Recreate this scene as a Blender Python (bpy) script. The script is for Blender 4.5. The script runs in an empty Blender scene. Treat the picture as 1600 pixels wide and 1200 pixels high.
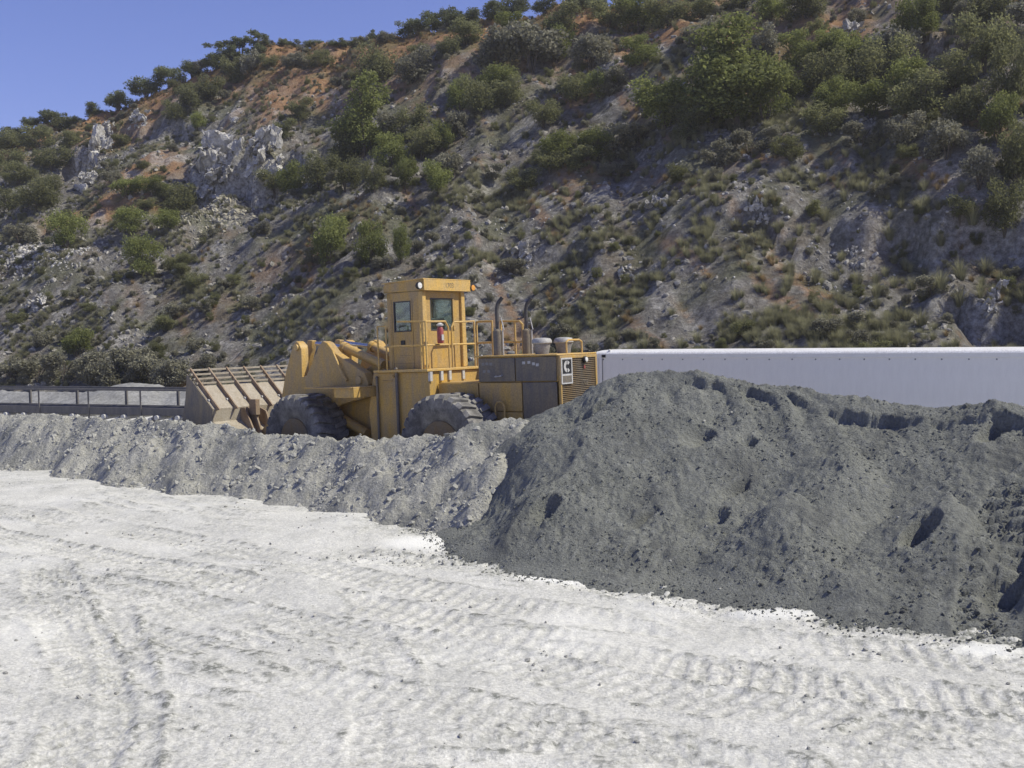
import bpy, bmesh, math, random
import numpy as np
from mathutils import Vector, Matrix
R = math.radians
rng = np.random.default_rng(11)
random.seed(5)
scene = bpy.context.scene
col = scene.collection

# ------------------------------------------------------------------ camera
EYE = np.array([0.0, 0.0, 4.3]); FPX = 1650.0; PITCH = math.atan(83 / FPX); ROLL = R(1.0)
cam = bpy.data.cameras.new('camera'); cam_o = bpy.data.objects.new('camera', cam); col.objects.link(cam_o)
cam.sensor_width = 36; cam.lens = 36 * FPX / 1600; cam.clip_end = 6000; cam.clip_start = 0.1
cam_o.location = EYE
cam_o.matrix_world = Matrix.Translation(EYE) @ Matrix.Rotation(R(90) - PITCH, 4, 'X') @ Matrix.Rotation(-ROLL, 4, 'Z')
scene.camera = cam_o

# ------------------------------------------------------------------ sky, sun, exposure
SUN_EL = 50.0; SUN_AZ = 98.0            # azimuth clockwise from the view axis (+Y)
world = bpy.data.worlds.new('World'); scene.world = world; world.use_nodes = True
nt = world.node_tree; nt.nodes.clear()
sky = nt.nodes.new('ShaderNodeTexSky'); sky.sky_type = 'NISHITA'; sky.sun_disc = False
sky.sun_elevation = R(SUN_EL); sky.sun_rotation = R(SUN_AZ); sky.air_density = 1.0; sky.dust_density = 0.6; sky.ozone_density = 2.0
tint = nt.nodes.new('ShaderNodeMix'); tint.data_type = 'RGBA'; tint.blend_type = 'MULTIPLY'; tint.inputs['Factor'].default_value = 1.0
tint.inputs['B'].default_value = (0.85, 0.80, 1.26, 1)
bgn = nt.nodes.new('ShaderNodeBackground'); bgn.inputs['Strength'].default_value = 0.105
wout = nt.nodes.new('ShaderNodeOutputWorld')
nt.links.new(sky.outputs['Color'], tint.inputs['A']); nt.links.new(tint.outputs['Result'], bgn.inputs['Color'])
nt.links.new(bgn.outputs['Background'], wout.inputs['Surface'])
sun = bpy.data.lights.new('sun', 'SUN'); sun.energy = 5.0; sun.angle = R(0.53); sun.color = (1.0, 0.95, 0.77)
sun_o = bpy.data.objects.new('sun', sun); col.objects.link(sun_o)
sdir = Vector((math.sin(R(SUN_AZ)) * math.cos(R(SUN_EL)), math.cos(R(SUN_AZ)) * math.cos(R(SUN_EL)), math.sin(R(SUN_EL))))
sun_o.rotation_euler = sdir.to_track_quat('Z', 'Y').to_euler(); sun_o.location = (40, 10, 60)
vs = scene.view_settings; vs.view_transform = 'Standard'; vs.look = 'None'; vs.exposure = 0.12; vs.gamma = 1.0

# ------------------------------------------------------------------ noise
_perm = np.random.default_rng(3).permutation(512)
_perm = np.concatenate([_perm, _perm])
_ang = np.random.default_rng(4).random(512) * 2 * np.pi
_gx, _gy = np.cos(_ang), np.sin(_ang)
def perlin(x, y):
    xi = np.floor(x).astype(np.int64); yi = np.floor(y).astype(np.int64)
    fx = x - xi; fy = y - yi
    u = fx * fx * fx * (fx * (fx * 6 - 15) + 10); v = fy * fy * fy * (fy * (fy * 6 - 15) + 10)
    def g(ix, iy, dx, dy):
        h = _perm[(_perm[ix & 511] + (iy & 511)) & 511]
        return _gx[h] * dx + _gy[h] * dy
    a = g(xi, yi, fx, fy); b = g(xi + 1, yi, fx - 1, fy); c = g(xi, yi + 1, fx, fy - 1); d = g(xi + 1, yi + 1, fx - 1, fy - 1)
    return (a + u * (b - a) + v * ((c + u * (d - c)) - (a + u * (b - a)))) * 1.5
def fbm(x, y, o=4, lac=2.03, gain=0.5):
    s = 0; a = 1.0; f = 1.0
    for i in range(o):
        s = s + a * perlin(x * f + 17.3 * i, y * f - 9.1 * i); a *= gain; f *= lac
    return s
def ridged(x, y, o=3):
    s = 0; a = 1.0; f = 1.0
    for i in range(o):
        s = s + a * (1 - 2 * np.abs(perlin(x * f + 5.7 * i, y * f + 3.1 * i))); a *= 0.5; f *= 2.1
    return s
def sstep(a, b, x):
    t = np.clip((x - a) / (b - a), 0, 1); return t * t * (3 - 2 * t)

# ------------------------------------------------------------------ object helpers
def link(o, parent=None):
    col.objects.link(o)
    if parent is not None: o.parent = parent
    return o
def tag(o, label=None, cat=None, group=None, kind=None):
    if label: o['label'] = label
    if cat: o['category'] = cat
    if group: o['group'] = group
    if kind: o['kind'] = kind
    return o
def empty(name, loc=(0, 0, 0)):
    o = bpy.data.objects.new(name, None); o.location = loc; o.empty_display_size = 0.2; return link(o)
def np_mesh(name, V, Q, mats, smooth=True, tone=None):
    V = np.asarray(V, dtype=np.float32); Q = np.asarray(Q, dtype=np.int32); k = Q.shape[1]
    me = bpy.data.meshes.new(name)
    me.vertices.add(len(V)); me.vertices.foreach_set('co', V.ravel())
    me.loops.add(Q.size); me.loops.foreach_set('vertex_index', Q.ravel())
    me.polygons.add(len(Q)); me.polygons.foreach_set('loop_start', np.arange(0, Q.size, k, dtype=np.int32))
    me.polygons.foreach_set('loop_total', np.full(len(Q), k, dtype=np.int32))
    me.polygons.foreach_set('use_smooth', np.full(len(Q), smooth, dtype=bool))
    me.update(calc_edges=True)
    if tone is not None:
        a = me.attributes.new('tone', 'FLOAT_COLOR', 'POINT')
        T = np.ones((len(V), 4), dtype=np.float32); T[:, :tone.shape[1]] = tone; a.data.foreach_set('color', T.ravel())
    for m in (mats if isinstance(mats, (list, tuple)) else [mats]): me.materials.append(m)
    return me
def grid_quads(nr, nc):
    i = np.arange(nr - 1)[:, None] * nc + np.arange(nc - 1)[None, :]
    return np.stack([i, i + 1, i + nc + 1, i + nc], -1).reshape(-1, 4)

# ------------------------------------------------------------------ materials
def new_mat(name):
    m = bpy.data.materials.new(name); m.use_nodes = True
    t = m.node_tree; b = t.nodes['Principled BSDF']; return m, t, b
def N(t, typ, **kw):
    n = t.nodes.new(typ)
    for k, v in kw.items(): setattr(n, k, v)
    return n
def noise(t, scale, detail=4, rough=0.6, coord='Object', vec=None):
    n = N(t, 'ShaderNodeTexNoise'); n.inputs['Scale'].default_value = scale; n.inputs['Detail'].default_value = detail; n.inputs['Roughness'].default_value = rough
    if vec is None:
        tc = N(t, 'ShaderNodeTexCoord'); vec = tc.outputs[coord]
    t.links.new(vec, n.inputs['Vector']); return n
def ramp(t, src, stops):
    r = N(t, 'ShaderNodeValToRGB'); e = r.color_ramp.elements
    while len(e) < len(stops): e.new(0.5)
    for el, (p, c) in zip(e, stops): el.position = p; el.color = (*c, 1) if len(c) == 3 else c
    t.links.new(src, r.inputs['Fac']); return r
def mixc(t, fac, a, b, mode='MIX'):
    m = N(t, 'ShaderNodeMix', data_type='RGBA', blend_type=mode)
    for s, v in (('Factor', fac), ('A', a), ('B', b)):
        if hasattr(v, 'is_linked') or hasattr(v, 'links'): t.links.new(v, m.inputs[s])
        else: m.inputs[s].default_value = v if s == 'Factor' else (*v, 1)
    return m.outputs['Result']
def bump(t, b, height, dist, strength=1.0):
    n = N(t, 'ShaderNodeBump'); n.inputs['Distance'].default_value = dist; n.inputs['Strength'].default_value = strength
    t.links.new(height, n.inputs['Height']); t.links.new(n.outputs['Normal'], b.inputs['Normal'])
def paint(name, base, dust=(0.30, 0.27, 0.22), amt=0.5, rough=0.55, metal=0.0, streak=True, bmp=0.002, speck=1.0):
    m, t, b = new_mat(name)
    tc = N(t, 'ShaderNodeTexCoord'); mp = N(t, 'ShaderNodeMapping'); t.links.new(tc.outputs['Object'], mp.inputs['Vector'])
    mp.inputs['Scale'].default_value = (1.6, 1.6, 0.45) if streak else (1, 1, 1)
    n1 = noise(t, 2.6, 6, 0.65, vec=mp.outputs['Vector']); n2 = noise(t, 23, 4, 0.7)
    r1 = ramp(t, n1.outputs['Fac'], [(0.36, (0, 0, 0)), (0.68, (amt, amt, amt))])
    c = mixc(t, r1.outputs['Color'], base, dust)
    r2 = ramp(t, n2.outputs['Fac'], [(0.35, (1 - .28 * speck,) * 3), (0.65, (1 + .1 * speck,) * 3)])
    c = mixc(t, 1.0, c, r2.outputs['Color'], 'MULTIPLY')
    t.links.new(c, b.inputs['Base Color']); b.inputs['Roughness'].default_value = rough; b.inputs['Metallic'].default_value = metal
    bump(t, b, n2.outputs['Fac'], bmp, 0.5)
    return m

M = {}
M['yellow'] = paint('yellow_paint', (0.50, 0.31, 0.065), (0.34, 0.255, 0.145), 0.9, 0.5)
M['rimpaint'] = paint('dusty_rim_paint', (0.20, 0.13, 0.05), (0.17, 0.15, 0.12), 0.8, 0.7)
M['yellow_clean'] = paint('yellow_rail_paint', (0.58, 0.37, 0.09), (0.44, 0.33, 0.18), 0.75, 0.5)
M['soot'] = paint('sooty_steel', (0.118, 0.110, 0.104), (0.23, 0.185, 0.115), 1.0, 0.6)
M['worn'] = paint('worn_bucket_steel', (0.30, 0.255, 0.19), (0.40, 0.365, 0.30), 0.8, 0.6)
M['rust'] = paint('rusty_edge', (0.23, 0.15, 0.085), (0.33, 0.27, 0.20), 0.9, 0.7)
M['rubber'] = paint('dusty_rubber', (0.085, 0.082, 0.082), (0.29, 0.28, 0.26), 1.0, 0.85, streak=False, bmp=0.006)
M['dark'] = paint('dark_metal', (0.035, 0.035, 0.037), (0.12, 0.11, 0.10), 0.6, 0.6)
M['greymetal'] = paint('grey_metal', (0.17, 0.17, 0.175), (0.30, 0.29, 0.27), 0.6, 0.5)
M['palemetal'] = paint('pale_dusty_metal', (0.50, 0.50, 0.49), (0.45, 0.43, 0.40), 0.5, 0.5)
M['capmetal'] = paint('dusty_cap_metal', (0.36, 0.36, 0.35), (0.40, 0.38, 0.35), 0.6, 0.6)
M['chrome'] = paint('chrome_rod', (0.55, 0.56, 0.60), (0.4, 0.39, 0.38), 0.3, 0.25, 0.9)
M['red'] = paint('red_paint', (0.32, 0.03, 0.03), (0.30, 0.22, 0.2), 0.4, 0.4)
M['black'] = paint('black_paint', (0.012, 0.012, 0.013), (0.03, 0.03, 0.03), 0.4, 0.5)
M['whitepaint'] = paint('white_paint', (0.70, 0.70, 0.70), (0.5, 0.48, 0.45), 0.3, 0.5)
M['trailer'] = paint('white_trailer_panel', (0.86, 0.84, 0.77), (0.72, 0.70, 0.64), 0.45, 0.45, bmp=0.0, speck=0.08)
M['trailer_roof'] = paint('trailer_roof_sheet', (0.78, 0.78, 0.77), (0.60, 0.58, 0.55), 0.5, 0.5, streak=False)
M['lens'] = paint('lamp_lens', (0.75, 0.75, 0.72), (0.6, 0.55, 0.45), 0.3, 0.15)
M['amber'] = paint('amber_lens', (0.75, 0.33, 0.05), (0.6, 0.4, 0.2), 0.3, 0.2)
M['conv'] = paint('weathered_conveyor_steel', (0.10, 0.10, 0.10), (0.19, 0.17, 0.15), 0.7, 0.7)
M['belt'] = paint('conveyor_belt_rubber', (0.03, 0.03, 0.032), (0.14, 0.135, 0.13), 0.6, 0.8, streak=False)
def glass_mat():
    m, t, b = new_mat('cab_glass')
    tr = N(t, 'ShaderNodeBsdfTransparent'); tr.inputs['Color'].default_value = (0.86, 0.93, 0.91, 1)
    gl = N(t, 'ShaderNodeBsdfGlossy'); gl.inputs['Roughness'].default_value = 0.04; gl.inputs['Color'].default_value = (0.9, 0.95, 0.95, 1)
    mx = N(t, 'ShaderNodeMixShader'); mx.inputs['Fac'].default_value = 0.09
    t.links.new(tr.outputs['BSDF'], mx.inputs[1]); t.links.new(gl.outputs['BSDF'], mx.inputs[2])
    t.links.new(mx.outputs['Shader'], t.nodes['Material Output'].inputs['Surface']); return m
M['glass'] = glass_mat()
def attr(t, name='tone'):
    a = N(t, 'ShaderNodeAttribute'); a.attribute_name = name; return a
def dirt_mat(name, c_dark, c_light, s1, s2, bdist, damp=None, white=None, crumbs=False):
    m, t, b = new_mat(name); b.inputs['Roughness'].default_value = 0.95; b.inputs['Specular IOR Level'].default_value = 0.15
    n1 = noise(t, s1, 7, 0.65); n2 = noise(t, s2, 5, 0.7)
    r1 = ramp(t, n1.outputs['Fac'], [(0.32, c_dark), (0.66, c_light)])
    r2 = ramp(t, n2.outputs['Fac'], [(0.30, (0.62, 0.62, 0.62)), (0.66, (1.12, 1.12, 1.12))])
    c = mixc(t, 1.0, r1.outputs['Color'], r2.outputs['Color'], 'MULTIPLY')
    if damp or white:
        a = attr(t); sp = N(t, 'ShaderNodeSeparateColor'); t.links.new(a.outputs['Color'], sp.inputs['Color'])
        if damp and crumbs:
            n3 = noise(t, 9.0, 6, 0.72); r3 = ramp(t, n3.outputs['Fac'], [(0.44, (0.12, 0.12, 0.12)), (0.56, (1, 1, 1))]); mm = N(t, 'ShaderNodeMath', operation='MULTIPLY', use_clamp=True)
            t.links.new(sp.outputs['Red'], mm.inputs[0]); t.links.new(r3.outputs['Color'], mm.inputs[1]); c = mixc(t, mm.outputs['Value'], c, damp)
        elif damp: c = mixc(t, sp.outputs['Red'], c, damp)
        if white: c = mixc(t, sp.outputs['Green'], c, white)
    t.links.new(c, b.inputs['Base Color'])
    bump(t, b, n2.outputs['Fac'], bdist, 0.9)
    return m
M['ground'] = dirt_mat('pale_limestone_dust', (0.51, 0.508, 0.472), (0.64, 0.635, 0.592), 0.9, 24, 0.02, damp=(0.17, 0.175, 0.155), white=(0.72, 0.72, 0.68), crumbs=True)
M['sand'] = dirt_mat('dark_grey_crusher_sand', (0.176, 0.183, 0.167), (0.232, 0.239, 0.218), 1.1, 22, 0.07, damp=(0.118, 0.122, 0.116), white=(0.40, 0.41, 0.40))
M['gravel'] = dirt_mat('light_grey_crushed_rock', (0.32, 0.318, 0.283), (0.445, 0.438, 0.392), 1.3, 13, 0.10, damp=(0.17, 0.175, 0.165), white=(0.45, 0.45, 0.44))
M['yard'] = dirt_mat('grey_yard_gravel', (0.20, 0.20, 0.195), (0.31, 0.31, 0.30), 0.9, 5, 0.05)
M['stone'] = dirt_mat('grey_stone', (0.25, 0.252, 0.232), (0.45, 0.445, 0.41), 3, 25, 0.01)
M['scree'] = dirt_mat('scree_stone', (0.16, 0.152, 0.135), (0.38, 0.365, 0.335), 1.2, 14, 0.02)
M['cliff'] = dirt_mat('pale_fractured_rock', (0.26, 0.25, 0.235), (0.68, 0.66, 0.62), 0.9, 5, 0.12)
M['buffstone'] = dirt_mat('buff_talus_stone', (0.25, 0.235, 0.19), (0.45, 0.42, 0.33), 2, 14, 0.02)
def hill_mat():
    m, t, b = new_mat('quarry_slope'); b.inputs['Roughness'].default_value = 0.97; b.inputs['Specular IOR Level'].default_value = 0.1
    n1 = noise(t, 0.22, 8, 0.68); n2 = noise(t, 2.6, 6, 0.75); n3 = noise(t, 0.7, 6, 0.7)
    a = attr(t); sp = N(t, 'ShaderNodeSeparateColor'); t.links.new(a.outputs['Color'], sp.inputs['Color'])
    scree = ramp(t, n2.outputs['Fac'], [(0.30, (0.08, 0.075, 0.068)), (0.52, (0.172, 0.164, 0.152)), (0.74, (0.35, 0.338, 0.32))]).outputs['Color']
    soil = ramp(t, n2.outputs['Fac'], [(0.3, (0.085, 0.068, 0.045)), (0.7, (0.20, 0.155, 0.10))]).outputs['Color']
    f1 = ramp(t, n1.outputs['Fac'], [(0.50, (0, 0, 0)), (0.66, (0.7, 0.7, 0.7))]).outputs['Color']
    c = mixc(t, f1, scree, soil)
    tan = ramp(t, n3.outputs['Fac'], [(0.3, (0.17, 0.095, 0.05)), (0.5, (0.31, 0.18, 0.095)), (0.72, (0.40, 0.27, 0.15))]).outputs['Color']
    c = mixc(t, sp.outputs['Red'], c, tan)
    cl = ramp(t, n2.outputs['Fac'], [(0.34, (0.13, 0.122, 0.11)), (0.5, (0.36, 0.345, 0.32)), (0.66, (0.62, 0.60, 0.56))]).outputs['Color']
    c = mixc(t, sp.outputs['Green'], c, cl)
    grn = ramp(t, n2.outputs['Fac'], [(0.3, (0.06, 0.065, 0.035)), (0.7, (0.16, 0.165, 0.085))]).outputs['Color']
    c = mixc(t, sp.outputs['Blue'], c, grn)
    t.links.new(c, b.inputs['Base Color'])
    bump(t, b, n2.outputs['Fac'], 0.35, 1.0); return m
M['hill'] = hill_mat()
def leaf_mat(name, c1, c2, trans=0.25):
    m, t, b = new_mat(name)
    a = attr(t); sp = N(t, 'ShaderNodeSeparateColor'); t.links.new(a.outputs['Color'], sp.inputs['Color'])
    oi = N(t, 'ShaderNodeObjectInfo')
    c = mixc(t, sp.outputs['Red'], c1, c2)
    hs = N(t, 'ShaderNodeHueSaturation'); mr = N(t, 'ShaderNodeMapRange'); mr.inputs['To Min'].default_value = 0.78; mr.inputs['To Max'].default_value = 1.2
    t.links.new(oi.outputs['Random'], mr.inputs['Value']); t.links.new(mr.outputs['Result'], hs.inputs['Value']); t.links.new(c, hs.inputs['Color'])
    t.links.new(hs.outputs['Color'], b.inputs['Base Color']); b.inputs['Roughness'].default_value = 0.7; b.inputs['Specular IOR Level'].default_value = 0.25
    tl = N(t, 'ShaderNodeBsdfTranslucent'); t.links.new(hs.outputs['Color'], tl.inputs['Color'])
    mx = N(t, 'ShaderNodeMixShader'); mx.inputs['Fac'].default_value = trans
    t.links.new(b.outputs['BSDF'], mx.inputs[1]); t.links.new(tl.outputs['BSDF'], mx.inputs[2])
    t.links.new(mx.outputs['Shader'], t.nodes['Material Output'].inputs['Surface']); return m
M['leaf_dark'] = leaf_mat('dark_scrub_leaf', (0.105, 0.112, 0.050), (0.235, 0.24, 0.115), 0.55)
M['leaf_bright'] = leaf_mat('bright_green_leaf', (0.115, 0.135, 0.04), (0.275, 0.30, 0.10), 0.48)
M['leaf_sage'] = leaf_mat('grey_sage_leaf', (0.135, 0.132, 0.10), (0.29, 0.28, 0.20), 0.38)
M['leaf_pine'] = leaf_mat('skyline_leaf', (0.085, 0.10, 0.05), (0.19, 0.21, 0.105), 0.5)
M['grass'] = leaf_mat('bunch_grass', (0.145, 0.148, 0.085), (0.33, 0.32, 0.20), 0.4)
M['drygrass'] = leaf_mat('dry_grass', (0.20, 0.14, 0.07), (0.36, 0.27, 0.14), 0.3)
M['bark'] = paint('bark', (0.075, 0.06, 0.045), (0.13, 0.11, 0.09), 0.6, 0.9)
M['deadwood'] = paint('bleached_wood', (0.42, 0.38, 0.31), (0.32, 0.28, 0.22), 0.6, 0.9)

# ------------------------------------------------------------------ terrain: the hill as a height function
HP = np.array([-38.8, 80.0]); HE = np.array([0.875, -0.484]); HN = np.array([0.484, 0.875])
CU = np.array([-130, -81, -67.7, -56.1, -46.1, -28.9, -21.2, -5.0, 3.0, 9.7, 29.7, 37.9, 49.1, 66.3, 76.8, 140])
CV = np.array([22, 32.5, 36.5, 39.5, 45, 50, 54, 52.0, 51.3, 51.5, 49.0, 52.5, 59, 62.8, 64.2, 68])
CLIFFS = []   # (u, v, half width, drop, run-out)
def hill_uv(x, y):
    dx = x - HP[0]; dy = y - HP[1]
    return dx * HE[0] + dy * HE[1], dx * HN[0] + dy * HN[1]
def uv_xy(u, v):
    return HP[0] + u * HE[0] + v * HN[0], HP[1] + u * HE[1] + v * HN[1]
def hill_z_uv(u, v, detail=True):
    u = np.asarray(u, float); v = np.asarray(v, float)
    vc = np.interp(u, CU, CV)
    w = 0.75
    steep = w * np.minimum(v, vc)
    top = 0.10 * np.clip(v - vc, 0, 60)
    z = np.where(v < 4, np.clip(v + 4, 0, 8) ** 2 / 16 * w, steep) + top - 0.25
    up = sstep(0, 8, v)
    z = z + up * (1.5 * fbm(u / 17 + 3.1, v / 17, 3) + 0.9 * ridged(u / 9 + (v * 0.35) / 9, v / 22, 2) - 0.4)
    for (cu, cv, hw, drop, run) in CLIFFS:
        line = cv + 1.6 * perlin(u / 3.1 + cu, v * 0 + cv) + 0.7 * perlin(u / 1.1, v * 0 + cu)
        win = np.exp(-((u - cu) / hw) ** 4)
        d = line - v
        z = z - drop * win * np.where(d > 0, np.exp(-d / run) * sstep(0, 0.6, d), 0)
    if detail:
        ledge = perlin((u - 0.5 * v) / 2.2, (v + 0.5 * u) / 0.9)
        z = z + up * (0.24 * fbm(u / 3.4, v / 3.4, 3) + 0.20 * ledge + 0.11 * fbm(u / 0.7 + 9, v / 0.7, 2))
    return z
def hill_z(x, y, detail=True):
    u, v = hill_uv(np.asarray(x, float), np.asarray(y, float)); return hill_z_uv(u, v, detail)
_fw = np.array([0, math.cos(PITCH), -math.sin(PITCH)]); _rt = np.array([1.0, 0, 0]); _up = np.cross(_rt, _fw)
def sight(px, py):
    """survey bearing from the camera station: unit-depth direction of a sighted point"""
    dx, dy = px - 800, 600 - py; c, s = math.cos(ROLL), math.sin(ROLL)
    d = _fw * FPX + _rt * (dx * c + dy * s) + _up * (-dx * s + dy * c); return d / d[1]
def on_hill(px, py):
    d = sight(px, py); t = np.arange(42, 230, 0.2)
    P = EYE[None] + d[None] * t[:, None]
    u, v = hill_uv(P[:, 0], P[:, 1])
    hit = np.nonzero((P[:, 2] < np.maximum(hill_z_uv(u, v, False), 0)) & (v > -4))[0]
    if len(hit) == 0:
        vc = np.interp(u, CU, CV); k = int(np.argmin(np.abs(v - vc)))
    else: k = hit[0]
    x, y = P[k, 0], P[k, 1]
    return x, y, float(max(hill_z(x, y), 0)), float(t[k])
for (px, py, hw, drop, run) in [(395, 235, 5.5, 5.5, 7), (330, 285, 3.2, 4.0, 6), (150, 235, 4.0, 4.5, 7), (225, 200, 4, 1.6, 6), (490, 235, 5, 1.6, 7),
                                (300, 190, 5, 2.2, 6), (1570, 450, 3.5, 3.0, 5), (1180, 330, 3.5, 1.6, 4), (830, 400, 6, 1.2, 4), (1420, 60, 6, 3, 6), (1490, 330, 6, 2.5, 6)]:
    x, y, z, t = on_hill(px, py); u, v = hill_uv(x, y); CLIFFS.append((float(u), float(v), hw, drop, run))

def build_hill():
    us = np.concatenate([np.arange(-125, -62, 1.2), np.arange(-62, 84, 0.30), np.arange(84, 135, 1.2)])
    vs_ = np.concatenate([np.arange(-5, 70, 0.29), np.arange(70, 150, 3.0)])
    U, V = np.meshgrid(us, vs_); Z = hill_z_uv(U, V)
    X, Y = uv_xy(U, V)
    vc = np.interp(U, CU, CV)
    rel = V / vc
    nz = fbm(U / 9, V / 9, 4); nz2 = fbm((U - 0.8 * V) / 14, (V + 0.8 * U) / 1.6, 3)
    tan = sstep(0.74, 0.92, rel + 0.18 * nz) * 1.0
    tan = np.maximum(tan, sstep(0.34, 0.6, nz2 + 0.1 * nz) * sstep(-15, 30, U) * 0.6)
    tan = np.maximum(tan, sstep(0.3, 0.55, fbm(U / 6 + 40, V / 6, 3)) * 0.5 * sstep(0.45, 0.65, rel))
    gz, gu = np.gradient(Z); steep = np.abs(gz) / 0.27
    cliff = np.zeros_like(U)
    for (cu, cv, hw, drop, run) in CLIFFS:
        win = np.exp(-((U - cu) / hw) ** 4) * np.exp(-((V - cv + 2.5) / 4.5) ** 4); cliff = np.maximum(cliff, win * min(1, drop / 4))
    rock = np.clip(cliff * sstep(0.7, 1.5, steep + 0.5 * fbm(U / 1.5, V / 1.5, 2)), 0, 1)
    rock = np.maximum(rock, 0.55 * sstep(0.3, 0.55, fbm((U - 0.6 * V) / 5 + 71, (V + .6 * U) / 2.5, 3)) * sstep(1.0, 0.7, rel))
    for (bx, by, ru, rv) in [(225, 260, 4.5, 4), (245, 330, 5, 1.6), (150, 330, 4, 2), (480, 90, 12, 4), (590, 80, 10, 4), (1010, 75, 9, 2), (1120, 50, 9, 2), (1260, 90, 6, 4), (1480, 70, 4, 5)]:
        qx, qy, qz, qt = on_hill(bx, by); qu, qv = hill_uv(qx, qy); tan = np.maximum(tan, sstep(.2, .8, np.exp(-((U - qu) / ru) ** 2 - ((V - qv) / rv) ** 2) + .45 * nz) * .95)
    green = sstep(-0.05, 0.45, fbm(U / 5 + 7, V / 5 + 2, 4)) * 0.6
    green = np.maximum(green, sstep(-42, -60, U + 0.2 * V) * 0.5)
    tone = np.stack([tan, rock, green * (1 - rock)], -1).reshape(-1, 3)
    me = np_mesh('hillside', np.stack([X, Y, Z], -1).reshape(-1, 3), grid_quads(*U.shape), M['hill'], True, tone)
    o = bpy.data.objects.new('hillside', me); link(o); tag(o, 'steep scrubby quarry hillside of grey scree and tan dry grass', 'hillside', kind='structure'); return o
hillside = build_hill()

# ------------------------------------------------------------------ ground
def catmull(P, n=8):
    P = [np.array(p, float) for p in P]; P = [2 * P[0] - P[1]] + P + [2 * P[-1] - P[-2]]; out = []
    for i in range(1, len(P) - 2):
        for k in range(n):
            t = k / n; a, b, c, d = P[i - 1], P[i], P[i + 1], P[i + 2]
            out.append(0.5 * (2 * b + (c - a) * t + (2 * a - 5 * b + 4 * c - d) * t * t + (3 * b - 3 * c + d - a) * t ** 3))
    out.append(P[-2]); return np.array(out)
TRACKS = [  # centre line, half width, depth, chevron direction
    ([(-20, 30), (-12, 23.6), (-6.3, 19.2), (-1.9, 16.1), (2.6, 13.0), (7.5, 10.6)], 0.46, 0.07, 1),
    ([(-19, 27), (-11, 21.0), (-5.6, 17.0), (-1.2, 14.2), (2.3, 12.0), (6.5, 9.6)], 0.46, 0.05, -1),
    ([(-15, 28.0), (-8, 23), (-3.0, 18.6), (0.6, 15.9), (4.2, 14.1), (7.6, 12.4)], 0.45, 0.055, 1),
    ([(-9.2, 20.5), (-7.3, 16.7), (-5.6, 13.6), (-4.6, 11.0), (-4.2, 8.0)], 0.42, 0.07, 1),
    ([(-6.9, 17.5), (-5.7, 15.0), (-4.6, 12.3), (-3.7, 9.6), (-3.3, 8.0)], 0.30, 0.06, -1),
    ([(-2.4, 15.4), (-1.8, 13.5), (-1.45, 11.5), (-1.2, 8.4)], 0.40, 0.045, 1),
    ([(-18, 24), (-9.5, 18.2), (-3.2, 13.4), (1.5, 10.6), (4.5, 8.2)], 0.42, 0.035, 1),
    ([(-1.4, 10.2), (0.2, 11.0), (1.5, 10.4), (2.0, 8.6)], 0.30, 0.04, -1),
    ([(3.0, 8.8), (3.5, 10.5), (4.4, 11.0), (5.2, 10.3)], 0.35, 0.05, 1),
    ([(-4, 20.8), (-2.6, 20.0), (-1.2, 19.5), (0.2, 18.6), (2.2, 17.0), (4.4, 15.2), (6.5, 13.6), (8, 12.2)], 0.5, 0.07, -1),
    ([(9.2, 17.8), (7.0, 14.6), (6.2, 13.3), (5.6, 12.2)], 0.42, 0.05, 1),
]
def track_field(X, Y, tracks):
    dz = np.zeros_like(X); damp = np.zeros_like(X)
    wob = 0.10 * perlin(X / 0.9, Y / 0.9) + 0.03 * perlin(X / 0.25, Y / 0.25)
    for ti, (P, w, dep, sg) in enumerate(tracks):
        C = catmull(P); seg = C[1:] - C[:-1]; L = np.hypot(seg[:, 0], seg[:, 1]); S0 = np.concatenate([[0], np.cumsum(L)])
        best = np.full(X.shape, 9.0); bs = np.zeros_like(X); bd = np.full(X.shape, 9.0)
        lo = C.min(0) - 1.5; hi = C.max(0) + 1.5
        m = (X > lo[0]) & (X < hi[0]) & (Y > lo[1]) & (Y < hi[1])
        x = X[m]; y = Y[m]; b_ = best[m]; s_ = bs[m]; d_ = bd[m]
        for k in range(len(seg)):
            t = np.clip(((x - C[k, 0]) * seg[k, 0] + (y - C[k, 1]) * seg[k, 1]) / L[k] ** 2, 0, 1)
            qx = x - C[k, 0] - t * seg[k, 0]; qy = y - C[k, 1] - t * seg[k, 1]; dd = np.hypot(qx, qy)
            sgn = np.sign(seg[k, 0] * qy - seg[k, 1] * qx); c = dd < b_
            b_ = np.where(c, dd, b_); s_ = np.where(c, S0[k] + t * L[k], s_); d_ = np.where(c, dd * sgn, d_)
        wb = wob[m]
        d_ = d_ + wb * 0.6; a = np.abs(d_)
        fade = sstep(-0.75, 0.0, fbm(x / 2.3 + 11 * ti, y / 2.3, 2)) * sstep(0, 1.2, s_) * sstep(S0[-1], S0[-1] - 1.2, s_)
        ph = s_ / 0.27 + sg * d_ * 1.1 + 0.25 * wb * 8
        lug = sstep(-0.1, 0.2, np.sin(2 * np.pi * ph)) * sstep(w, w - 0.08, a) * sstep(0.02, 0.10, a)
        rid = np.exp(-((a - w - 0.07) / 0.09) ** 2) * (0.45 + 0.9 * perlin(x / 0.22, y / 0.22 + ti)) * np.where(d_ > 0, 1.0, 0.5)
        z = 0.52 * fade * (-dep * sstep(w + 0.06, w - 0.10, a) + 0.045 * lug * (dep / 0.06) + 0.075 * rid * (dep / 0.06))
        dz[m] += z
        damp[m] = np.maximum(damp[m], fade * 1.0 * sstep(0.1, 0.5, rid) + fade * 0.45 * (1 - lug) * sstep(w, w - .1, a))
    return dz, damp
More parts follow.
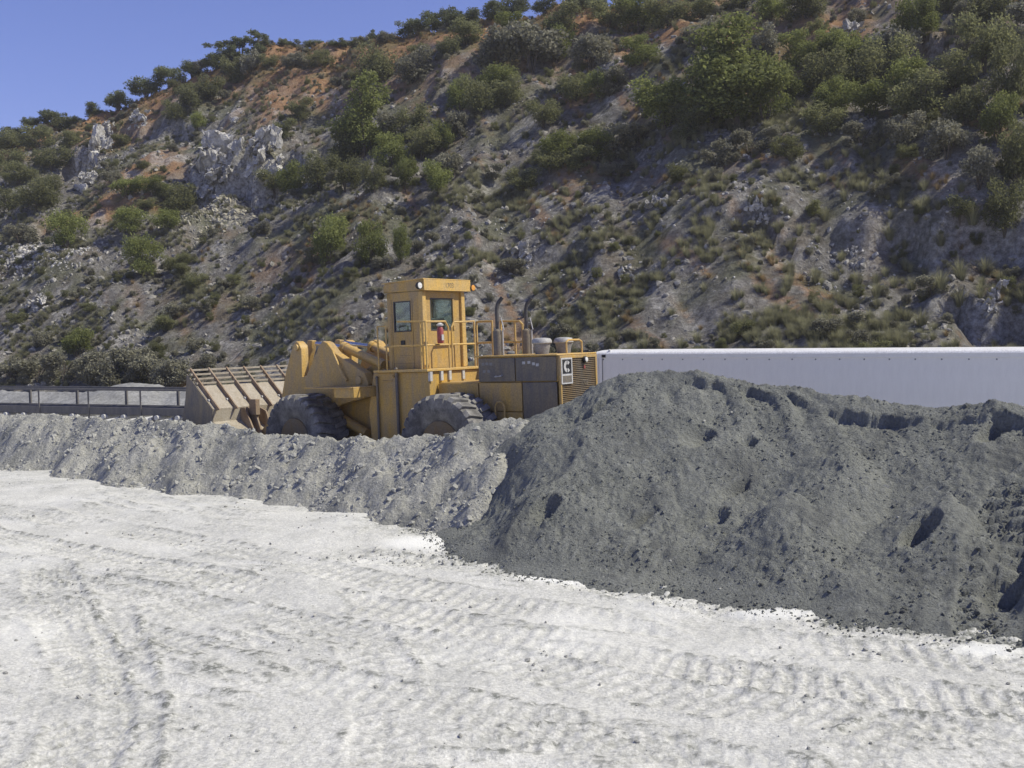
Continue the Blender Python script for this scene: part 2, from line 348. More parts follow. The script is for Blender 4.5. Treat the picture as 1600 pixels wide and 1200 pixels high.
def ground_z(X, Y, tracks=True):
    z = 0.07 * fbm(X / 5.5, Y / 5.5, 2) + 0.018 * fbm(X / 1.1 + 4, Y / 1.1, 2) + 0.010 * fbm(X / .16 + 4, Y / .16, 2)
    wy = 1.6 * perlin(X / 9 + 2, Y / 9) + 0.25 * perlin(X / 2.5, Y / 2.5); al = X * 0.86 - Y * 0.50; ac = X * 0.50 + Y * 0.86 + wy
    cl = sstep(0.05, 0.5, fbm(X / 2.4 + 31, Y / 2.4, 2))
    z = z + cl * 0.022 * np.clip(fbm(al / 0.22, ac / 0.12, 2), 0, 2) + 0.007 * fbm(X / 0.09, Y / 0.09, 2)
    st = ridged(al / 5.0, ac / 0.62, 2)   # scraper and tyre grooves
    sm = sstep(-0.3, 0.4, fbm(X / 4 + 8, Y / 4, 2)); z = z + 0.026 * st * sm; dash = sstep(-.15, .5, fbm(al / .8, ac / .16, 2))
    damp = 1.0 * sm * sstep(.15, 1.0, st + .4 * fbm(X / .3, Y / .3, 2)) * dash; z = z + 0.016 * sm * dash * sstep(.2, .9, st)
    damp = np.maximum(damp, 0.75 * cl * sstep(0.1, 0.7, fbm(X / 0.15, Y / 0.15, 2)) + 0.35 * sstep(0.0, 0.8, fbm(X / 1.6 + 3, Y / 1.6, 4)))
    if tracks:
        dz, dm = track_field(X, Y, TRACKS); z = z + dz; damp = np.maximum(damp, dm)
    white = np.zeros_like(X)
    toe = sstep(-0.42, -.02, pile_z(X, Y)); damp = np.maximum(damp, toe * sstep(0.15, -0.45, fbm(X / .5, Y / .5, 4) - .9 * (toe - .5)))
    z = z + .03 * toe * fbm(X / .12, Y / .12, 2)
    for (cx, cy, rx, ry, k) in [(-1.75, 21.5, 0.95, 0.7, 1), (1.0, 18.25, 1.1, 0.5, 1), (3.9, 15.75, 0.7, 0.28, .8), (6.2, 13.75, .5, .3, .8)]:
        g = np.exp(-(((X - cx) / rx) ** 2 + ((Y - cy) / ry) ** 2) ** 2); white = np.maximum(white, g * k); z = z * (1 - 0.85 * g)
    for (cx, cy, rx, ry, k) in [(-2.5, 20.3, 1.3, 0.7, 0.9), (-2.2, 22.8, 1.6, .9, .5), (-1.0, 19.6, .8, .35, .6), (2.5, 17.0, 1.0, .45, .7), (-4.6, 19.1, .6, .4, .4), (5.0, 14.5, 1.2, .4, .6), (7.0, 13.2, 1.4, .6, .6), (-7.2, 16.4, .5, .6, .35), (3.75, 10.7, .7, .35, .5)]:
        g = np.exp(-(((X - cx) / rx) ** 2 + ((Y - cy) / ry) ** 2)); rough = sstep(-0.15, 0.35, fbm(X / 0.3, Y / 0.3, 3))
        damp = np.maximum(damp, g * k * rough); z = z + 0.06 * g * k * np.clip(fbm(X / 0.33, Y / 0.16, 2), 0, 2)
    white = np.maximum(white, 0.30 * sstep(0.1, 0.7, fbm(X / 3.2 + 50, Y / 3.2, 3)))
    return z, np.clip(damp, 0, 1), white
def build_ground():
    ys = np.exp(np.linspace(math.log(6.2), math.log(46), 450)); xs = np.concatenate([np.linspace(-1.5, -0.60, 50)[:-1], np.linspace(-0.60, 0.60, 530), np.linspace(0.60, 1.5, 50)[1:]])
    Yg, Tg = np.meshgrid(ys, xs, indexing='ij'); Xg = Tg * Yg
    Z, damp, white = ground_z(Xg, Yg)
    edge = sstep(1.0, 0.94, np.abs(Tg) / 1.5) * sstep(46, 42, Yg) * sstep(6.2, 6.8, Yg); Z = Z * edge
    V = np.stack([Xg, Yg, Z], -1).reshape(-1, 3); T = np.stack([damp, white, damp * 0], -1).reshape(-1, 3); Q = grid_quads(*Xg.shape)
    S = 900.0; n = len(V)
    V = np.concatenate([V, [[-S, -S, -0.10], [S, -S, -0.10], [S, S, -0.10], [-S, S, -0.10]]]); T = np.concatenate([T, np.zeros((4, 3))])
    Q = np.concatenate([Q, [[n, n + 1, n + 2, n + 3]]])
    o = bpy.data.objects.new('ground', np_mesh('ground', V, Q, M['ground'], True, T)); link(o)
    tag(o, 'pale rutted limestone dust yard crossed by tyre tracks', 'ground', kind='structure'); return o

# ------------------------------------------------------------------ heaps swept from a ridge line at the angle of repose
def ridge_heap(X, Y, ridge, slope):
    P = np.array(ridge, float); z = np.full(X.shape, -9.0)
    for k in range(len(P) - 1):
        a, b = P[k], P[k + 1]; d = b[:2] - a[:2]; L2 = d @ d
        t = np.clip(((X - a[0]) * d[0] + (Y - a[1]) * d[1]) / L2, 0, 1)
        dist = np.hypot(X - a[0] - t * d[0], Y - a[1] - t * d[1])
        z = np.maximum(z, a[2] + t * (b[2] - a[2]) - slope * dist)
    return z
PILE = [(-0.75, 25.5, 1.75), (0.43, 24.6, 2.58), (1.89, 24.0, 3.20), (3.41, 23.4, 3.34), (4.21, 23.1, 3.36), (4.94, 22.6, 3.2), (6.16, 21.6, 2.96), (7.43, 20.4, 2.82), (8.05, 19.8, 2.74), (8.79, 19.3, 2.86), (9.4, 18.8, 2.8), (11.5, 17.5, 2.9), (14.5, 16.2, 2.6)]
PITS = []
def pile_z(X, Y):
    wx = 0.22 * fbm(X / 1.9, Y / 1.9, 2); wy = 0.22 * fbm(X / 1.9 + 30, Y / 1.9, 2)
    z = ridge_heap(X + wx, Y + wy, PILE, 0.585)
    for (cx, cy, h) in [(1.2, 21.2, 1.25), (2.9, 19.9, 1.45), (4.9, 18.3, 1.4), (7.0, 17.1, 1.55), (8.8, 15.9, 1.5), (6.1, 19.4, 2.15), (2.3, 22.4, 2.3), (11, 15.2, 1.7)]:
        z = np.maximum(z, h - 0.60 * np.hypot(X + wx * 1.3 - cx, Y + wy * 1.3 - cy))      # separate loads tipped against the ridge
    z = np.minimum(z, 0.74 * ((X + 1.70 + 2 * wx) * .917 + (Y - 22.4 + 2 * wy) * .40))
    up = sstep(-0.1, 0.5, z)
    z = z + up * (0.055 * fbm(X / 1.1, Y / 1.1, 2) + 0.022 * ridged((X + .4 * Y) / 0.5, Y / 2.0, 2) + 0.026 * fbm(X / 0.30, Y / 0.30, 2) + (0.022 + .016 * sstep(-.3, .5, fbm(X / 1.3 + 60, Y / 1.3, 2))) * fbm(X / 0.11, Y / 0.11, 2) + 0.014 * perlin(X / .055, Y / .055))
    z = np.where(z < 0.16, 0.16 - (0.16 - z) * 0.6, z) - 0.01
    # slipped scarps below the crest and hollows left by the bucket
    for (pts, drop, run) in SCARPS:
        px_ = np.interp(X, [p[0] for p in pts], [p[1] for p in pts]); inside = sstep(pts[0][0] - .15, pts[0][0] + .35, X) * sstep(pts[-1][0] + .15, pts[-1][0] - .35, X)
        d = px_ + 0.18 * perlin(X / 0.5, X * 0 + 2.2) + 0.08 * perlin(X / .17, X * 0) - Y
        z = z - drop * inside * sstep(-.45, .25, fbm(X / .9 + 3 * drop, X * 0 + 8, 2)) * np.where(d > 0, np.exp(-d / run) * sstep(0, 0.09, d), 0)
    for (cx, cy, rx, ry, dep) in PITS:
        a = (X - cx) * 0.86 + (Y - cy) * 0.5; b = -(X - cx) * 0.5 + (Y - cy) * 0.86
        q = (a / rx) ** 2 + (b / ry) ** 2
        z = z - dep * np.where(q < 1, (1 - q) ** 0.35, 0) * sstep(-1.3, 0.7, a / rx)
    return z
SCARPS = [([(3.2, 23.0), (3.7, 22.95), (4.3, 22.8), (5.2, 22.1), (6.1, 21.3)], 0.22, 0.8), ([(6.0, 20.9), (6.6, 20.6), (7.3, 20.0), (8.2, 19.2), (9.0, 18.5), (9.6, 18.0)], 0.27, 0.9), ([(1.2, 23.6), (1.9, 23.45), (2.7, 23.2)], 0.2, .6)]
def on_pile(px, py):
    d = sight(px, py); t = np.arange(11, 30, 0.02); P = EYE[None] + d[None] * t[:, None]
    hit = np.nonzero(P[:, 2] < pile_z(P[:, 0], P[:, 1]))[0]; k = hit[0] if len(hit) else 0
    return P[k, 0], P[k, 1]
for (px, py, rx, ry, dep) in [(850, 792, .34, .26, .42), (1090, 682, .42, .30, .36), (1168, 690, .2, .18, .25), (1437, 828, .42, .26, .5), (1140, 768, .5, .12, .2), (1000, 812, .42, .12, .22), (1120, 806, .25, .18, .25), (1550, 672, .42, .2, .4), (1560, 925, .36, .3, .3)]:
    x, y = on_pile(px, py); PITS.append((x, y, rx, ry, dep))
TRK2 = [([(8.6, 17.6), (7.5, 16.2), (6.75, 14.9), (6.2, 13.6)], 0.42, 0.19, 1), ([(5.9, 15.9), (5.2, 14.9), (4.6, 14.3)], 0.40, 0.07, -1), ([(1.2, 18.9), (2.0, 18.2), (2.9, 17.3)], .38, .05, 1)]
def heap_mesh(name, fn, x0, x1, y0, y1, st, mat, tracks=None, keep=-0.35):
    xs = np.arange(x0, x1, st); ys = np.arange(y0, y1, st); X, Y = np.meshgrid(xs, ys); Z = fn(X, Y)
    damp = sstep(0.2, 0.9, fbm(X / 1.7 + 5, Y / 1.7, 4)) * 0.7
    if tracks: dz, dm = track_field(X, Y, tracks); Z = Z + dz; damp = np.maximum(damp, dm)
    white = sstep(0.55, 0.75, fbm(X / .11, Y / .11, 2)) * 0.25
    T = np.stack([damp, white, damp * 0], -1).reshape(-1, 3)
    Q = grid_quads(*X.shape); zf = Z.reshape(-1); Q = Q[(zf[Q].max(1) > keep)]
    used, inv = np.unique(Q, return_inverse=True)
    V = np.stack([X, Y, np.maximum(Z, keep)], -1).reshape(-1, 3)[used]
    return np_mesh(name, V, inv.reshape(Q.shape), mat, True, T[used])
pile = bpy.data.objects.new('sand_pile', heap_mesh('sand_pile', pile_z, -3.2, 14.5, 11.2, 29, 0.034, M['sand'], TRK2)); link(pile)
tag(pile, 'large dark grey heap of crusher sand in front of the white trailer', 'pile')
ground = build_ground()
BERM = [(-26, 43, 1.4), (-18.97, 39, 1.55), (-16.87, 37.5, 1.68), (-14.04, 35.5, 1.68), (-12.41, 34, 1.68), (-10.68, 32.5, 1.74), (-8.87, 31.0, 1.72), (-7.37, 30.1, 1.60), (-5.67, 28.8, 1.60), (-4.07, 27.5, 1.56), (-2.96, 26.6, 1.66), (-1.9, 25.7, 1.80), (-1.0, 25.2, 2.05), (0.1, 24.8, 2.3), (0.8, 24.6, 2.3)]
def berm_z(X, Y):
    wx = 0.4 * fbm(X / 1.6 + 9, Y / 1.6, 2); wy = 0.4 * fbm(X / 1.6, Y / 1.6 + 12, 2)
    z = ridge_heap(X + wx, Y + wy, BERM, 0.76)
    up = sstep(-0.2, 0.3, z)
    return z + up * (0.09 * fbm(X / 0.9, Y / 0.9, 3) + 0.055 * fbm(X / 0.28, Y / 0.28, 3) + 0.03 * fbm(X / .1, Y / .1, 2)) - 0.02
berm = bpy.data.objects.new('gravel_berm', heap_mesh('gravel_berm', berm_z, -27, 1.2, 20, 46, 0.06, M['gravel'])); link(berm)
tag(berm, 'long low windrow of light grey crushed rock hiding the loader wheels', 'gravel berm')
def yard_z(X, Y):
    z = ridge_heap(X, Y, [(-62, 74, .9), (-45, 72, 1.0), (-30, 66, 1.05), (-18, 62, 1.1), (-6, 58, 1.0), (8, 52, .9)], 0.45)
    z = np.maximum(z, 1.85 - 0.40 * np.hypot((X + 23.0) * 0.80, Y - 64)) ; z = np.minimum(z, 1.35 + 0.42 * (z - 1.35))
    up = sstep(-.1, .4, z); return z + up * (0.10 * fbm(X / 1.6, Y / 1.6, 3) + 0.03 * fbm(X / .4, Y / .4, 2))
bank = bpy.data.objects.new('gravel_bank', heap_mesh('gravel_bank', yard_z, -64, 12, 46, 82, 0.22, M['yard'])); link(bank)
tag(bank, 'pale grey gravel bank with a rounded mound behind the conveyor', 'gravel bank')

# ------------------------------------------------------------------ stones
ICO_V = []; ICO_F = []
def _ico():
    bm = bmesh.new(); bmesh.ops.create_icosphere(bm, subdivisions=1, radius=1.0)
    V = np.array([v.co[:] for v in bm.verts]); F = np.array([[v.index for v in f.verts] for f in bm.faces]); bm.free(); return V, F
bmi = bmesh.new(); bmesh.ops.create_icosphere(bmi, subdivisions=1, radius=1.0)
ICO_V = np.array([v.co[:] for v in bmi.verts]); ICO_F = np.array([[v.index for v in f.verts] for f in bmi.faces]); bmi.free()
ICO_V = ICO_V / np.linalg.norm(ICO_V, axis=1)[:, None]
if len(ICO_V) != 12:
    ph = (1 + 5 ** 0.5) / 2; ICO_V = np.array([(-1, ph, 0), (1, ph, 0), (-1, -ph, 0), (1, -ph, 0), (0, -1, ph), (0, 1, ph), (0, -1, -ph), (0, 1, -ph), (ph, 0, -1), (ph, 0, 1), (-ph, 0, -1), (-ph, 0, 1)], float) / math.hypot(1, ph)
    ICO_F = np.array([(0, 11, 5), (0, 5, 1), (0, 1, 7), (0, 7, 10), (0, 10, 11), (1, 5, 9), (5, 11, 4), (11, 10, 2), (10, 7, 6), (7, 1, 8), (3, 9, 4), (3, 4, 2), (3, 2, 6), (3, 6, 8), (3, 8, 9), (4, 9, 5), (2, 4, 11), (6, 2, 10), (8, 6, 7), (9, 8, 1)])
def stones_np(P, S, r):
    n = len(P); J = ICO_V[None] * (1 + r.uniform(-0.38, 0.30, (n, 12, 1)))
    sc = S[:, None, None] * r.uniform(0.55, 1.15, (n, 1, 3)); A = r.random(n) * 6.283; B = r.uniform(-.6, .6, n)
    V = J * sc; c, s = np.cos(A)[:, None], np.sin(A)[:, None]; cb, sb = np.cos(B)[:, None], np.sin(B)[:, None]
    x, y, z = V[..., 0], V[..., 1], V[..., 2]; y, z = cb * y - sb * z, sb * y + cb * z; x, y = c * x - s * y, s * x + c * y
    V = np.stack([x, y, z], -1) + P[:, None, :]
    F = ICO_F[None] + 12 * np.arange(n)[:, None, None]
    return V.reshape(-1, 3), F.reshape(-1, 3)
def stone_protos(name, mat, k):
    out = []
    for i in range(k):
        V, F = stones_np(np.zeros((1, 3)), np.ones(1), rng); out.append(np_mesh(name, V, F, mat, False))
    return out
def scatter_stones(parent, mat, P, S, name='stone', singles=300):
    """the largest as pieces of their own, the rest as one loose mass"""
    order = np.argsort(-S / np.hypot(P[:, 0], P[:, 1])); big, rest = order[:singles], order[singles:]
    pr = stone_protos(name, mat, 7)
    for i in big:
        o = bpy.data.objects.new(name, pr[i % 7]); link(o, parent); o.location = P[i]; s = S[i]
        o.scale = (s * random.uniform(.8, 1.2), s * random.uniform(.8, 1.2), s * random.uniform(.7, 1.05)); o.rotation_euler = (random.uniform(-.5, .5), random.uniform(-.5, .5), random.random() * 6.28)
    if len(rest):
        V, F = stones_np(P[rest], S[rest], rng); o = bpy.data.objects.new('loose_stones', np_mesh('loose_stones', V, F, mat, False)); link(o, parent); o['kind'] = 'stuff'
def rand_heap(fn, n, x0, x1, y0, y1, zmin, smin, smax, pw=3.0, sink=0.15, dens=None):
    X = rng.uniform(x0, x1, n); Y = rng.uniform(y0, y1, n); Z = fn(X, Y); k = (Z > zmin) & (np.abs(X) < 0.62 * Y)
    if dens is not None: k &= rng.random(n) < dens(X, Y)
    X, Y, Z = X[k], Y[k], Z[k]; S = smin + (smax - smin) * rng.random(len(X)) ** pw
    return np.stack([X, Y, Z - S * sink], -1), S
P, S = rand_heap(lambda x, y: np.maximum(berm_z(x, y), np.where(berm_z(x, y) > -.15, 0, -1)), 90000, -27, 0.6, 20, 44, -0.02, 0.020, 0.11, 7.0, dens=lambda x, y: 0.25 + 0.75 * sstep(-0.3, 0.4, fbm(x / 1.3, y / 1.3, 2)))
k = pile_z(P[:, 0], P[:, 1]) < P[:, 2] + .05; scatter_stones(berm, M['stone'], P[k][:12000], S[k][:12000])
P, S = rand_heap(pile_z, 60000, -2, 12, 12, 24, 0.0, 0.012, 0.045, 4.0, sink=.25, dens=lambda x, y: .15 + .85 * sstep(-.35, .45, fbm(x / 1.4 + 7, y / 1.4, 3))); scatter_stones(pile, M['sand'], P[:11500], S[:11500], 'clod', singles=40)
P, S = rand_heap(pile_z, 500, -2, 12, 12, 24, 0.0, 0.012, 0.05, 6.0); scatter_stones(pile, M['stone'], P, S, singles=60)
X = rng.uniform(-15, 10, 16000); Y = rng.uniform(8, 34, 16000); k = (np.abs(X) < .6 * Y) & (pile_z(X, Y) < -.02) & (berm_z(X, Y) < -.02) & (rng.random(16000) < sstep(.05, .7, fbm(X / 1.3, Y / 1.3, 4)))
X, Y = np.concatenate([X[k]] + [rng.normal(a, b, n) for a, b, n in ((-2.5, .7, 260), (-1.2, .6, 120), (2.6, .5, 120), (-4.6, .4, 60))]), np.concatenate([Y[k]] + [rng.normal(a, b, n) for a, b, n in ((20.3, .35, 260), (19.7, .2, 120), (17.0, .25, 120), (19.1, .25, 60))])
S = 0.007 + 0.035 * rng.random(len(X)) ** 7
scatter_stones(ground, M['stone'], np.stack([X, Y, ground_z(X, Y)[0] + S * .2], -1), S, singles=40)

# spill round the toe of the sand heap
X = rng.uniform(-3, 11, 60000); Y = rng.uniform(11.5, 24, 60000); Z = pile_z(X, Y); k = (Z < 0.02) & (Z > -0.45) & (rng.random(60000) < sstep(-.45, .05, Z) ** 2 * .8) & (berm_z(X, Y) < 0)
X, Y = X[k][:5000], Y[k][:5000]; S = 0.008 + 0.03 * rng.random(len(X)) ** 4; scatter_stones(pile, M['sand'], np.stack([X, Y, np.maximum(ground_z(X, Y, True)[0], pile_z(X, Y)) + S * .2], -1), S, 'clod', 40)
# scree on the hill
def hill_pts(n, umin=-58, umax=80, vmin=0.5, vmax=66):
    u = rng.uniform(umin, umax, n); v = rng.uniform(vmin, vmax, n); x, y = uv_xy(u, v); vc = np.interp(u, CU, CV)
    k = (np.abs(x) < 0.57 * y) & (v < vc + 3); return u[k], v[k], x[k], y[k], (v / vc)[k]
u, v, x, y, rel = hill_pts(60000)
dn = sstep(-0.15, 0.45, fbm((u - .6 * v) / 6 + 71, (v + .6 * u) / 3, 3)) * sstep(0.95, 0.6, rel) + 0.05
k = rng.random(len(u)) < dn; x, y = x[k], y[k]; S = 0.06 + 0.30 * rng.random(len(x)) ** 6
scatter_stones(hillside, M['scree'], np.stack([x, y, hill_z(x, y) - S * .1], -1)[:11000], S[:11000], 'rock')
# talus fans of buff and grey stones under the cliffs
def fan(px, py, wu, wv, n, mat, smax):
    x0, y0, z0, t0 = on_hill(px, py); u0, v0 = hill_uv(x0, y0); u = u0 + rng.normal(0, wu, n); v = v0 + rng.normal(0, wv, n)
    x, y = uv_xy(u, v); S = 0.08 + smax * .75 * rng.random(n) ** 4; return np.stack([x, y, hill_z(x, y)], -1), S
A = [fan(365, 325, 3.0, 2.6, 900, None, .42), fan(310, 345, 2.0, 1.2, 250, None, .3)]
scatter_stones(hillside, M['buffstone'], np.concatenate([a[0] for a in A]), np.concatenate([a[1] for a in A]), 'talus_stone', 120)
A = [fan(60, 395, 5, .8, 600, None, .28), fan(30, 420, 4, .8, 300, None, .28), fan(1175, 330, 1.6, 1.6, 60, None, .3), fan(800, 440, 6, 4, 160, None, .25), fan(900, 350, 6, 3, 120, None, .25), fan(1340, 425, 1.6, 2, 60, None, .25)]
scatter_stones(hillside, M['cliff'], np.concatenate([a[0] for a in A]), np.concatenate([a[1] for a in A]), 'talus_stone', 120)
# outcrops: fractured crags standing out of the slope
def crag(px, py, w, h, d, seed, n=26, mat='cliff'):
    x0, y0, z0, t0 = on_hill(px, py); r = np.random.default_rng(seed); bm = bmesh.new()
    for i in range(n):
        s = r.uniform(.22, .72); ret = bmesh.ops.create_cube(bm, size=1.0); vs_ = ret['verts']
        mt = Matrix.Translation((r.normal(0, .34) * w, r.normal(0, .25) * d, (r.random() - .45) * h)) @ Matrix.Rotation(r.uniform(-.5, .5), 4, 'X') @ Matrix.Rotation(r.uniform(-.6, .6) + .5, 4, 'Y') @ Matrix.Rotation(r.uniform(0, 3), 4, 'Z') @ Matrix.Diagonal((w * .42 * s, d * .4 * s, h * .5 * s, 1))
        for v in vs_: v.co = mt @ v.co
        for v in vs_: v.co += Vector(r.normal(0, .07, 3)) * w
    bmesh.ops.subdivide_edges(bm, edges=bm.edges[:], cuts=3, use_grid_fill=True)
    for v in bm.verts: v.co += Vector(r.normal(0, .028, 3)) * w
    me = bpy.data.meshes.new('crag'); bm.to_mesh(me); bm.free(); me.materials.append(M[mat])
    o = bpy.data.objects.new('crag', me); link(o, hillside); o.location = (x0, y0, z0); o.rotation_euler = (0, 0, math.atan2(HE[1], HE[0])); return o
for i, a in enumerate([(345, 275, 3.6, 5.0, 2.2), (330, 300, 3.0, 3.4, 2.0), (410, 245, 2.6, 5.0, 2.2), (365, 195, .8, 1.2, .7), (150, 250, 2.6, 5.5, 2.0), (130, 295, 1.8, 3.5, 1.6), (212, 190, 2.2, 2.4, 1.4), (165, 215, 2.0, 2.6, 1.4), 
                      (1560, 468, .8, 1.7, .7), (1550, 495, .5, .8, .5), (1180, 322, .8, .9, .6), (1195, 350, .6, .7, .5), (1345, 420, .6, .8, .5), (1335, 400, .4, .6, .4), (815, 405, 1.0, 1.8, .7), (1030, 320, 1.2, 1.0, .8), (60, 480, 2.2, 1.6, 1.2), (1330, 60, 1.6, 2.0, 1.2), (620, 250, 1.4, 1.4, 1), (980, 430, 1.0, .9, .7)]):
    crag(*a, seed=100 + i)

# ------------------------------------------------------------------ vegetation
def leaf_mesh(name, C, size, mat, r, elong=1.7, tone=None, droop=0.0):
    n = len(C); d1 = r.normal(size=(n, 3)); d1 /= np.linalg.norm(d1, axis=1)[:, None]; d2 = np.cross(d1, r.normal(size=(n, 3))); d2 /= np.linalg.norm(d2, axis=1)[:, None]
    s = (size * r.uniform(.6, 1.35, n))[:, None]; a = d1 * s * elong * .5; b = d2 * s * .5
    V = np.stack([C - a, C + b, C + a, C - b], 1).reshape(-1, 3); Q = np.arange(4 * n).reshape(n, 4)
    tv = r.random(n) if tone is None else tone; T = np.repeat(tv, 4)[:, None] * np.ones((1, 3))
    return np_mesh(name, V, Q, mat, False, T)
def crown_points(r, lobes, n):
    per = np.array([l[3] * l[4] * l[5] for l in lobes]) ** 0.67; per = (per / per.sum() * n).astype(int); out = []
    for (x, y, z, a, b, c), k in zip(lobes, per):
        d = r.normal(size=(k, 3)); d /= np.linalg.norm(d, axis=1)[:, None]; rad = r.random(k)[:, None] ** 0.33
        clump = 1 + 0.28 * np.sin(d[:, :1] * 5 + x * 3) * np.sin(d[:, 1:2] * 6 + y) + .18 * np.sin(d[:, 2:] * 9 + d[:, :1] * 7)
        out.append(np.array([x, y, z]) + d * rad * clump * np.array([a, b, c]))
    return np.concatenate(out)
def stems(name, r, k, h, spread, rad, mat):
    bm = bmesh.new()
    for i in range(k):
        a = r.random() * 6.28; p0 = Vector((0, 0, -.15)); bend = Vector((math.cos(a), math.sin(a), 0)) * spread * r.uniform(.4, 1); p1 = Vector((bend.x * .35, bend.y * .35, h * .5)); p2 = Vector((bend.x, bend.y, h * r.uniform(.8, 1)))
        prev = None
        for p, rr in ((p0, rad), (p1, rad * .7), (p2, rad * .25)):
            ring = [bm.verts.new(p + Vector((math.cos(q * 1.2566) * rr, math.sin(q * 1.2566) * rr, 0))) for q in range(5)]
            if prev:
                for q in range(5): bm.faces.new((prev[q], prev[(q + 1) % 5], ring[(q + 1) % 5], ring[q]))
            prev = ring
    me = bpy.data.meshes.new(name); bm.to_mesh(me); bm.free(); me.materials.append(mat); return me
PROTO = {}
def zone(x, y):
    """which findable landmark a spot on the hill lies by"""
    a = x / y * FPX + 800
    return ('on the wooded flank beyond the pale cliffs' if a < 125 else 'around the pale cliffs and talus' if a < 450 else 'on the slope uphill of the loader cab' if a < 690 else 'on the slope uphill of the engine hood and exhaust stacks' if a < 930
            else 'below and beside the largest tree' if a < 1270 else 'uphill of the middle of the trailer')

def proto_plants():
    r = np.random.default_rng(21)
    def bushy(k, hmin, nlobes, leaves, size, mat, flat=1.0):
        res = []
        for i in range(k):
            lobes = []
            for j in range(nlobes):
                a = r.random() * 6.28; q = r.random() ** .5 * .36; zz = r.uniform(.20, .80) if hmin else r.uniform(.14, .74)
                s = r.uniform(.09, .22); lobes.append((math.cos(a) * q, math.sin(a) * q, zz, s * flat, s * flat, s * r.uniform(.8, 1.15)))
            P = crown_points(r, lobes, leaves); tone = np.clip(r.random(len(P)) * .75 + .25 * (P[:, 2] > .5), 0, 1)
            res.append((leaf_mesh('foliage', P, size, mat, r, tone=tone), stems('stem', r, 6, .62, .30, .014, M['bark'])))
        return res
    PROTO['dark'] = bushy(6, 0, 19, 4600, .027, M['leaf_dark'], 1.0)
    PROTO['sage'] = bushy(4, 0, 13, 3600, .036, M['leaf_sage'], 1.05)
    PROTO['bright'] = bushy(5, 1, 20, 6000, .024, M['leaf_bright'], .95)
    PROTO['pine'] = bushy(5, 1, 16, 5000, .030, M['leaf_pine'], 1.0)
    tr = []
    for i in range(3):      # upright trees: tall crown on a trunk
        lobes = [(r.normal(0, .10), r.normal(0, .10), .22 + .72 * (j / 15), .17 * (1.1 - .55 * j / 15) * r.uniform(.8, 1.3), .17 * (1.1 - .55 * j / 15) * r.uniform(.8, 1.3), .10) for j in range(16)]
        P = crown_points(r, lobes, 8500); tr.append((leaf_mesh('crown', P, .017, M['leaf_bright'], r), stems('trunk', r, 3, .85, .06, .016, M['bark'])))
    PROTO['tree'] = tr
    pt = []
    for i in range(3):      # sparse pines standing on the skyline
        lobes = [(r.normal(0, .14), r.normal(0, .14), .12 + .82 * r.random(), r.uniform(.10, .17), r.uniform(.10, .17), r.uniform(.07, .12)) for j in range(13)]
        P = crown_points(r, lobes, 2400); pt.append((leaf_mesh('crown', P, .034, M['leaf_pine'], r), stems('trunk', r, 4, .9, .14, .018, M['bark'])))
    PROTO['skypine'] = pt
    gs = []
    for i in range(5):
        V = []; Q = []; T = []
        for b in range(240):
            a = r.random() * 6.28; q = r.random() ** .7; L = r.uniform(.55, 1.05); w = r.uniform(.005, .011); dx, dy = math.cos(a), math.sin(a)
            bx, by = dx * q * .16, dy * q * .16; tl = .15 + q * .75; t0 = r.random(); base = len(V)
            for f in (0, .55, 1.0):
                px_ = bx + dx * tl * L * f * f * .75; py_ = by + dy * tl * L * f * f * .75; pz = L * (f - .42 * tl * f * f) - .04; ww = w * (1 - .75 * f)
                V += [(px_ - dy * ww, py_ + dx * ww, pz), (px_ + dy * ww, py_ - dx * ww, pz)]; T += [min(1, t0 * .6 + f * .4)] * 2
            Q += [(base, base + 1, base + 3, base + 2), (base + 2, base + 3, base + 5, base + 4)]
        gs.append((np.array(V), np.array(Q), np.array(T)))
    PROTO['tuft_np'] = gs
    PROTO['tuft'] = [np_mesh('blades', V, Q, M['grass'], False, T[:, None] * np.ones((1, 3))) for V, Q, T in gs]
    PROTO['drytuft'] = [np_mesh('blades', V, Q, M['drygrass'], False, T[:, None] * np.ones((1, 3))) for V, Q, T in gs[:3]]
proto_plants()
def plant(kind, name, x, y, z, h, w, label, cat, group):
    var = random.randrange(len(PROTO[kind])); a, b = PROTO[kind][var]
    o = empty(name, (x, y, z - 0.05 * h)); o.rotation_euler = (0, 0, random.random() * 6.28); tag(o, label, cat, group)
    wide = {'tree': .52, 'skypine': .6}.get(kind, .95)
    for me in (a, b):
        c = bpy.data.objects.new(me.name.split('.')[0], me); link(c, o); c.scale = (w / wide, w / wide, h / .95)
    return o
